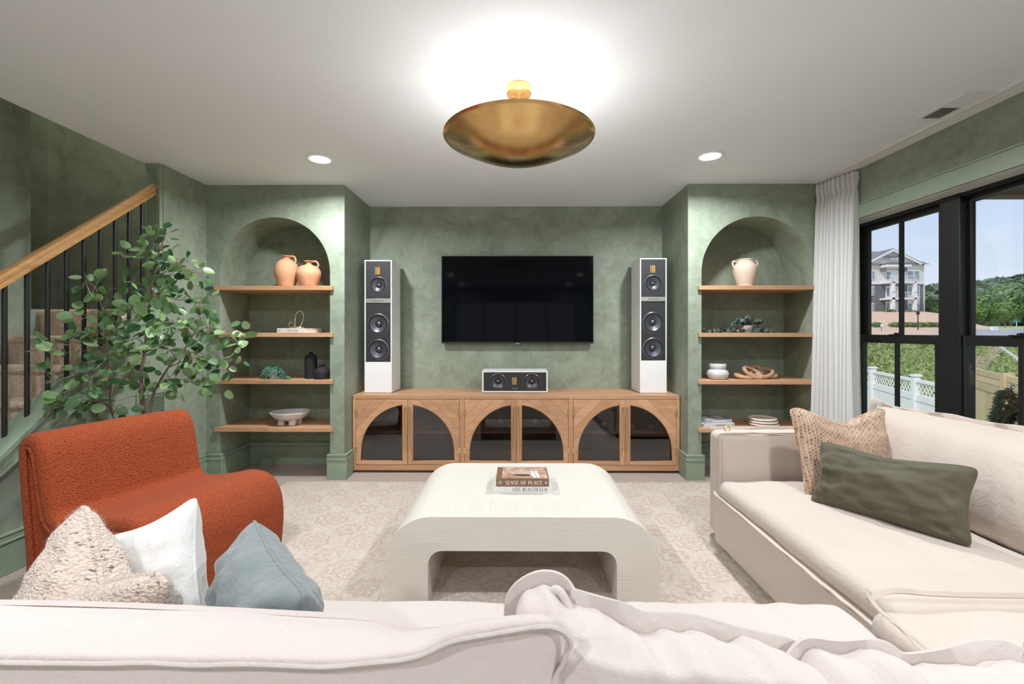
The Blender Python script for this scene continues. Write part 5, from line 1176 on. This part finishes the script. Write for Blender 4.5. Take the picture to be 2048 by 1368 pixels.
def bwin(px0, px1, py0, py1, n=2):
    f = bx_('window', 'far_white', px0, px1, py0, py1, -.10, 0); w_ = (px1-px0)/n
    for i in range(n):
        for ya, yb in ((py0+1.4, (py0+py1)/2-.4), ((py0+py1)/2+.4, py1-1.4)): bx_('pane', 'far_pane', px0+i*w_+1.0, px0+(i+1)*w_-1.0, ya, yb, -.13, -.10, f)
bx_('wall_panel', 'siding_light', 1814, 1839, 571, 609, -.05, 0)
for a_, b_ in ((541, 559), (572, 591), (606, 625)): bwin(1815, 1837.5, a_, b_); bwin(1737, 1748, a_, b_)
for a_, b_ in ((543, 562), (574, 596), (605, 628)):
    bx_('balcony_door', 'far_white', 1771, 1796, a_-2, b_, -.08, 0); bwin(1771.5, 1780.5, a_, b_-2, 1)
for px in (1765, 1808.5): bx_('column', 'far_white', px, px+5.5 if px < 1800 else px+4.5, 566, 630, -1.9, -1.4)
for a_, b_ in ((565, 568), (597, 600.5)):
    s_ = bx_('balcony_floor', 'far_white', 1759, 1812, a_, b_, -1.9, 0)
    bx_('balcony_rail', 'far_white', 1759, 1812, a_-11, a_-10, -1.9, -1.8)
    for k in range(14): bx_('rail_bar', 'far_white', 1760+k*3.9, 1760.5+k*3.9, a_-10, a_, -1.88, -1.82)
bx_('corner_board', 'far_white', 1847, 1848.4, 566, 631, -.1, .1)
for k, (px, py, w_, h_) in enumerate(((1751, 624, 14, 12), (1762, 626, 10, 10), (1778, 628, 10, 8), (1790, 626, 14, 9), (1803, 627, 10, 8), (1824, 629, 9, 5))):
    c_ = thing('shrub', ('tall grey green shrub at the left foot of the apartment block', 'low shrub left of the white building column', 'small shrub under the lowest balcony door', 'bushy shrub in front of the lowest balcony', 'shrub right of the lowest balcony', 'small shrub under the lower right building window')[k], 'shrub', (FX(px), BY-2.2, FZ(px, 630)))
    m = MB(); crown_mb(m, (0, 0, h_*.04), w_*.045, .5, h_*.045, 260, .14, rg); m.build('foliage', 'far_foliage', c_, recalc=False)
for k in range(7):
    px = (1752, 1790, 1806, 1822, 1838, 1856, 1872)[k]; y = 62.5; x = X_at(px, y); c_ = thing('shrub', ('low green shrub on the clay bank beside the road, %s' % ('leftmost', 'second from the left', 'third from the left', 'fourth from the left', 'fifth from the left', 'second from the right', 'rightmost')[k]), 'shrub', (x, y, ground_z(x, y)), 0, 'shrubs on the clay bank'); m = MB(); crown_mb(m, (0, 0, .25), 1.0, .5, .45, 260, .13, rg); m.build('foliage', 'far_foliage_light' if k % 3 else 'far_foliage', c_, recalc=False)
x = X_at(1836, 57); z = ground_z(x, 57); t = thing('street_lamp', 'black street lamp post in front of the clay bank', 'street lamp', (x, 57, z))
a = MB(); a.tube([(0, 0, 0), (0, 0, 1.9)], .055, 8); a.build('post', 'black_metal', t); a = MB(); a.lathe([(.08, 1.9), (.16, 2.0), (.19, 2.25), (.12, 2.4), (0, 2.5)], 10); a.build('lantern', 'black_metal', t)
for k, (px, top, lab) in enumerate(((1763, 654, 'small white notice board on a post, left of the clay bank'), (1799, 652, 'narrow white roadside sign in the middle of the clay bank'))):
    x = X_at(px, 56); z = ground_z(x, 56); t = thing('roadside_sign', lab, 'sign', (x, 56, z)); a = MB(); a.tube([(0, 0, 0), (0, 0, .8)], .04, 6); a.build('post', 'siding_dark', t); a = MB(); w_ = (.16, .10)[k]; a.box(-w_, w_, -.05, -.03, .5, .85); a.build('sign_panel', 'far_white', t)
x = X_at(2033, 58); z = ground_z(x, 58); t = thing('street_name_sign', 'green street name sign on a post beyond the road, through the right window', 'sign', (x, 58, z)); a = MB(); a.tube([(0, 0, 0), (0, 0, 1.0)], .05, 8); a.build('post', 'silver', t); a = MB(); a.box(-.47, .47, -.02, .02, .95, 1.06); a.build('sign_panel', 'sign_green', t); a = MB(); a.box(-.30, .10, -.018, .022, 1.07, 1.17); a.build('sign_panel', 'sign_green', t)
for px, lab in ((1985.5, 'left of a pair of white utility boxes by the road'), (1991.5, 'right of a pair of white utility boxes by the road')):
    x = X_at(px, 57); z = ground_z(x, 57); t = thing('utility_box', lab, 'utility box', (x, 57, z-.1)); a = MB(); a.box(-.16, .16, -.15, .15, 0, .52); a.build('box_body', 'far_white', t, bevel=.01); a = MB(); a.box(-.13, .13, -.16, -.15, .06, .46); a.build('box_door', 'far_white', t)
# timber steps climbing the meadow, concrete kerb
t = thing('garden_steps', 'timber and gravel steps climbing the grassy slope', 'steps')
pp = []
for k in range(15):
    y = 24+1.25*k; x = X_at(1945+5.0*k, y); pp.append((x, y, ground_z(x, y)))
for (xa, ya, za), (xb, yb, zb_) in zip(pp, pp[1:]):
    w_ = .62; a = MB(); a.box(xa-w_, xa+w_, ya, ya+.18, za-.1, za+.24); a.build('tread_timber', 'step_timber', t)
    a = MB(); a.prism([(xa-w_, ya+.18), (xa+w_, ya+.18), (xb+w_, yb), (xb-w_, yb)], za-.2, za+.19, 'z'); a.build('gravel_bed', 'clay_bank', t)
P = []
for k in range(9): px = 2000+6*k; y = 38-1.3*k; x = X_at(px, y); P.append((x, y, ground_z(x, y)+.18))
a = MB(); a.tube(P, .13, 4); tag(a.build('kerb', 'concrete'), 'pale concrete kerb curving across the grass at right', 'kerb')

# white vinyl privacy fence with lattice top, coming towards the house
def fence_pt(u, A, B): return Vector((A[0]+(B[0]-A[0])*u, A[1]+(B[1]-A[1])*u, 0))
A_, B_ = (9.85, 12.55), (9.05, 10.30); Lp = math.hypot(A_[0]-B_[0], A_[1]-B_[1])
t = thing('vinyl_fence', 'white vinyl privacy fence with a lattice top beyond the left window', 'fence'); top0 = .16
dirv = Vector((B_[0]-A_[0], B_[1]-A_[1], 0)).normalized(); ang = math.atan2(dirv.y, dirv.x)
def fbox(nm, u0, u1, th, z0, z1, mat, parent, base=Vector((A_[0], A_[1], 0))):
    M_ = Matrix.Translation(base) @ Matrix.Rotation(ang, 4, 'Z'); a = MB(); a.box(u0, u1, -th/2, th/2, z0, z1, M_); return a.build(nm, mat, parent)
for pn in range(-2, 3):
    u0 = pn*Lp; tz = top0
    ps = fbox('post', u0-.065, u0+.065, .13, -1.7, tz+.06, 'vinyl_white', t); fbox('post_cap', u0-.09, u0+.09, .18, tz+.06, tz+.10, 'vinyl_white', ps)
    fbox('top_rail', u0+.065, u0+Lp-.065, .05, tz-.07, tz, 'vinyl_white', t); fbox('middle_rail', u0+.065, u0+Lp-.065, .055, tz-.48, tz-.34, 'vinyl_white', t)
    for k in range(11): w_ = (Lp-.13)/11; fbox('board', u0+.065+k*w_+.003, u0+.065+(k+1)*w_-.003, .022, -1.65, tz-.48, 'vinyl_white', t)
    m = MB(); M_ = Matrix.Translation((A_[0], A_[1], 0)) @ Matrix.Rotation(ang, 4, 'Z'); hh = .27; zb_ = tz-.34
    for sgn in (-1, 1):
        k = -hh
        while k < Lp-.13:
            ua, ub = u0+.065+k, u0+.065+k+hh; za, zb2 = (zb_, zb_+hh) if sgn > 0 else (zb_+hh, zb_); ua2 = max(ua, u0+.065); ub2 = min(ub, u0+Lp-.065)
            if ub2 > ua2:
                f1, f2 = (ua2-ua)/hh, (ub2-ua)/hh; z1_, z2_ = za+(zb2-za)*f1, za+(zb2-za)*f2; q = .019
                m.add([M_ @ Vector((ua2, sgn*.006, z1_-q)), M_ @ Vector((ub2, sgn*.006, z2_-q)), M_ @ Vector((ub2, sgn*.006, z2_+q)), M_ @ Vector((ua2, sgn*.006, z1_+q))]+[M_ @ Vector((ua2, sgn*.006+.005, z1_-q)), M_ @ Vector((ub2, sgn*.006+.005, z2_-q)), M_ @ Vector((ub2, sgn*.006+.005, z2_+q)), M_ @ Vector((ua2, sgn*.006+.005, z1_+q))], [(0, 1, 2, 3), (4, 5, 6, 7), (3, 2, 6, 7), (0, 1, 5, 4)])
            k += .15
    o = m.build('lattice', 'vinyl_white', t); o['kind'] = 'stuff'
# pine fence nearer the house
A2, B2 = (7.62, 7.57), (6.76, 6.25); Lw = math.hypot(A2[0]-B2[0], A2[1]-B2[1]); ang = math.atan2(B2[1]-A2[1], B2[0]-A2[0]); b2v = Vector((A2[0], A2[1], 0))
t = thing('pine_fence', 'new pale pine board fence beyond the right window', 'fence'); tz = .62
for u in (-1.9, Lw-.06, Lw+2.4): fbox('post', u-.055, u+.055, .12, -1.35, tz+.03, 'fence_pine', t, b2v)
for u0, u1 in ((-1.85, Lw-.115), (Lw-.005, Lw+2.35)):
    for z0, z1 in ((tz-.085, tz), (tz-.18, tz-.093), (tz-.30, tz-.188)): fbox('rail', u0, u1, .05, z0, z1, 'fence_pine', t, b2v)
    fbox('rail', u0, u1, .075, tz-1.06, tz-.98, 'fence_pine', t, b2v)
    n = int((u1-u0)/.14)
    for k in range(n): w_ = (u1-u0)/n; fbox('board', u0+k*w_+.002, u0+(k+1)*w_-.002, .02, -1.3, tz-.30, 'fence_pine', t, b2v)
# young weeping spruce by the window and the covered patio seat
px_, Ys = 2020, 4.6; x = X_at(px_, Ys); gz_ = ground_z(x, Ys); t = thing('weeping_spruce', 'young drooping spruce in front of the pine fence', 'tree', (x, Ys, gz_)); ht = .66-gz_
a = MB(); a.tube(spline([(0, 0, 0), (.01, 0, ht*.5), (0, 0, ht*.92), (-.005, 0, ht*.96), (.015, 0, ht+.02), (.05, 0, ht+.01)], 5), .005, 6); a.build('trunk', 'bark', t, smooth=60)
m = MB(); rs_ = random.Random(4)
for k in range(90):
    z0 = ht*(.30+.68*(k/90)); L_ = rs_.uniform(.10, .24)*(1.15-.80*k/90)+.04; q = rs_.uniform(0, 2*PI); P = spline([(0, 0, z0), (math.cos(q)*L_*.6, math.sin(q)*L_*.6, z0+.03), (math.cos(q)*L_, math.sin(q)*L_, z0-.08), (math.cos(q)*L_*1.05, math.sin(q)*L_*1.05, z0-.20)], 7)
    for p in P[4:]:
        for j in range(9): d = Vector((rs_.gauss(0, 1), rs_.gauss(0, 1), rs_.gauss(0, 1)-.8)).normalized()*.06; s_ = d.orthogonal().normalized()*.010; m.add([p-s_, p+s_, p+d], [(0, 1, 2)])
o = m.build('needles', 'spruce_needles', t, recalc=False); o['kind'] = 'stuff'
x = 5.55; t = thing('patio_lounger', 'dark grey sling back of a patio seat outside the window', 'outdoor chair', (x, 6.3, -1.4))
a = MB(); Mx = Matrix.Translation((0, 0, 1.38)) @ Matrix.Rotation(R(-58), 4, 'Z') @ Matrix.Rotation(R(16), 4, 'Y'); a.box(-.30, .42, -.25, .25, -.03, .03, Mx); a.build('sling_back', 'patio_fabric', t, bevel=.028)
for sx, sy in ((-.2, -.15), (.2, -.15), (-.2, .15), (.2, .15)): a = MB(); a.tube([(sx, sy, 0), (sx*.8, sy*.8, 1.36)], .015, 7); a.build('leg', 'black_metal', t, smooth=50)
# timber porch deck above the window
t = thing('porch_deck', 'brown timber porch deck overhead outside the window', 'porch', (3, 2, 2.44))
for k in range(12): a = MB(); a.box(-.2+k*.29, .08+k*.29, -4, 1.86, 0, .03); a.build('soffit_board', 'porch_wood', t, bevel=.003)
a = MB(); a.box(-.2, 3.28, 1.86, 2.0, -.06, .22); a.build('edge_beam', 'porch_wood', t, bevel=.005)

# fine fuzz on the knit pillow
kp = [o for o in bpy.data.objects if o.get('label', '').startswith('fuzzy oatmeal')][0]; cov = [c for c in kp.children if c.name.startswith('pillow_cover')][0]
m = MB(); rf = random.Random(9); polys = cov.data.polygons; V_ = cov.data.vertices
for k in range(9000):
    p = polys[rf.randrange(len(polys))]
    if p.area < 2e-6: continue
    w_ = [rf.random() for _ in p.vertices]; sw_ = sum(w_); q = sum((V_[v].co*(x/sw_) for v, x in zip(p.vertices, w_)), Vector()); d = (p.normal*1.0+Vector((rf.gauss(0, .6), rf.gauss(0, .6), rf.gauss(0, .6)))).normalized()*rf.uniform(.005, .014); s_ = d.orthogonal().normalized()*.00028
    m.add([q-s_, q+s_, q+d], [(0, 1, 2)])
o = m.build('fuzz', 'linen', kp, recalc=False); o['kind'] = 'stuff'
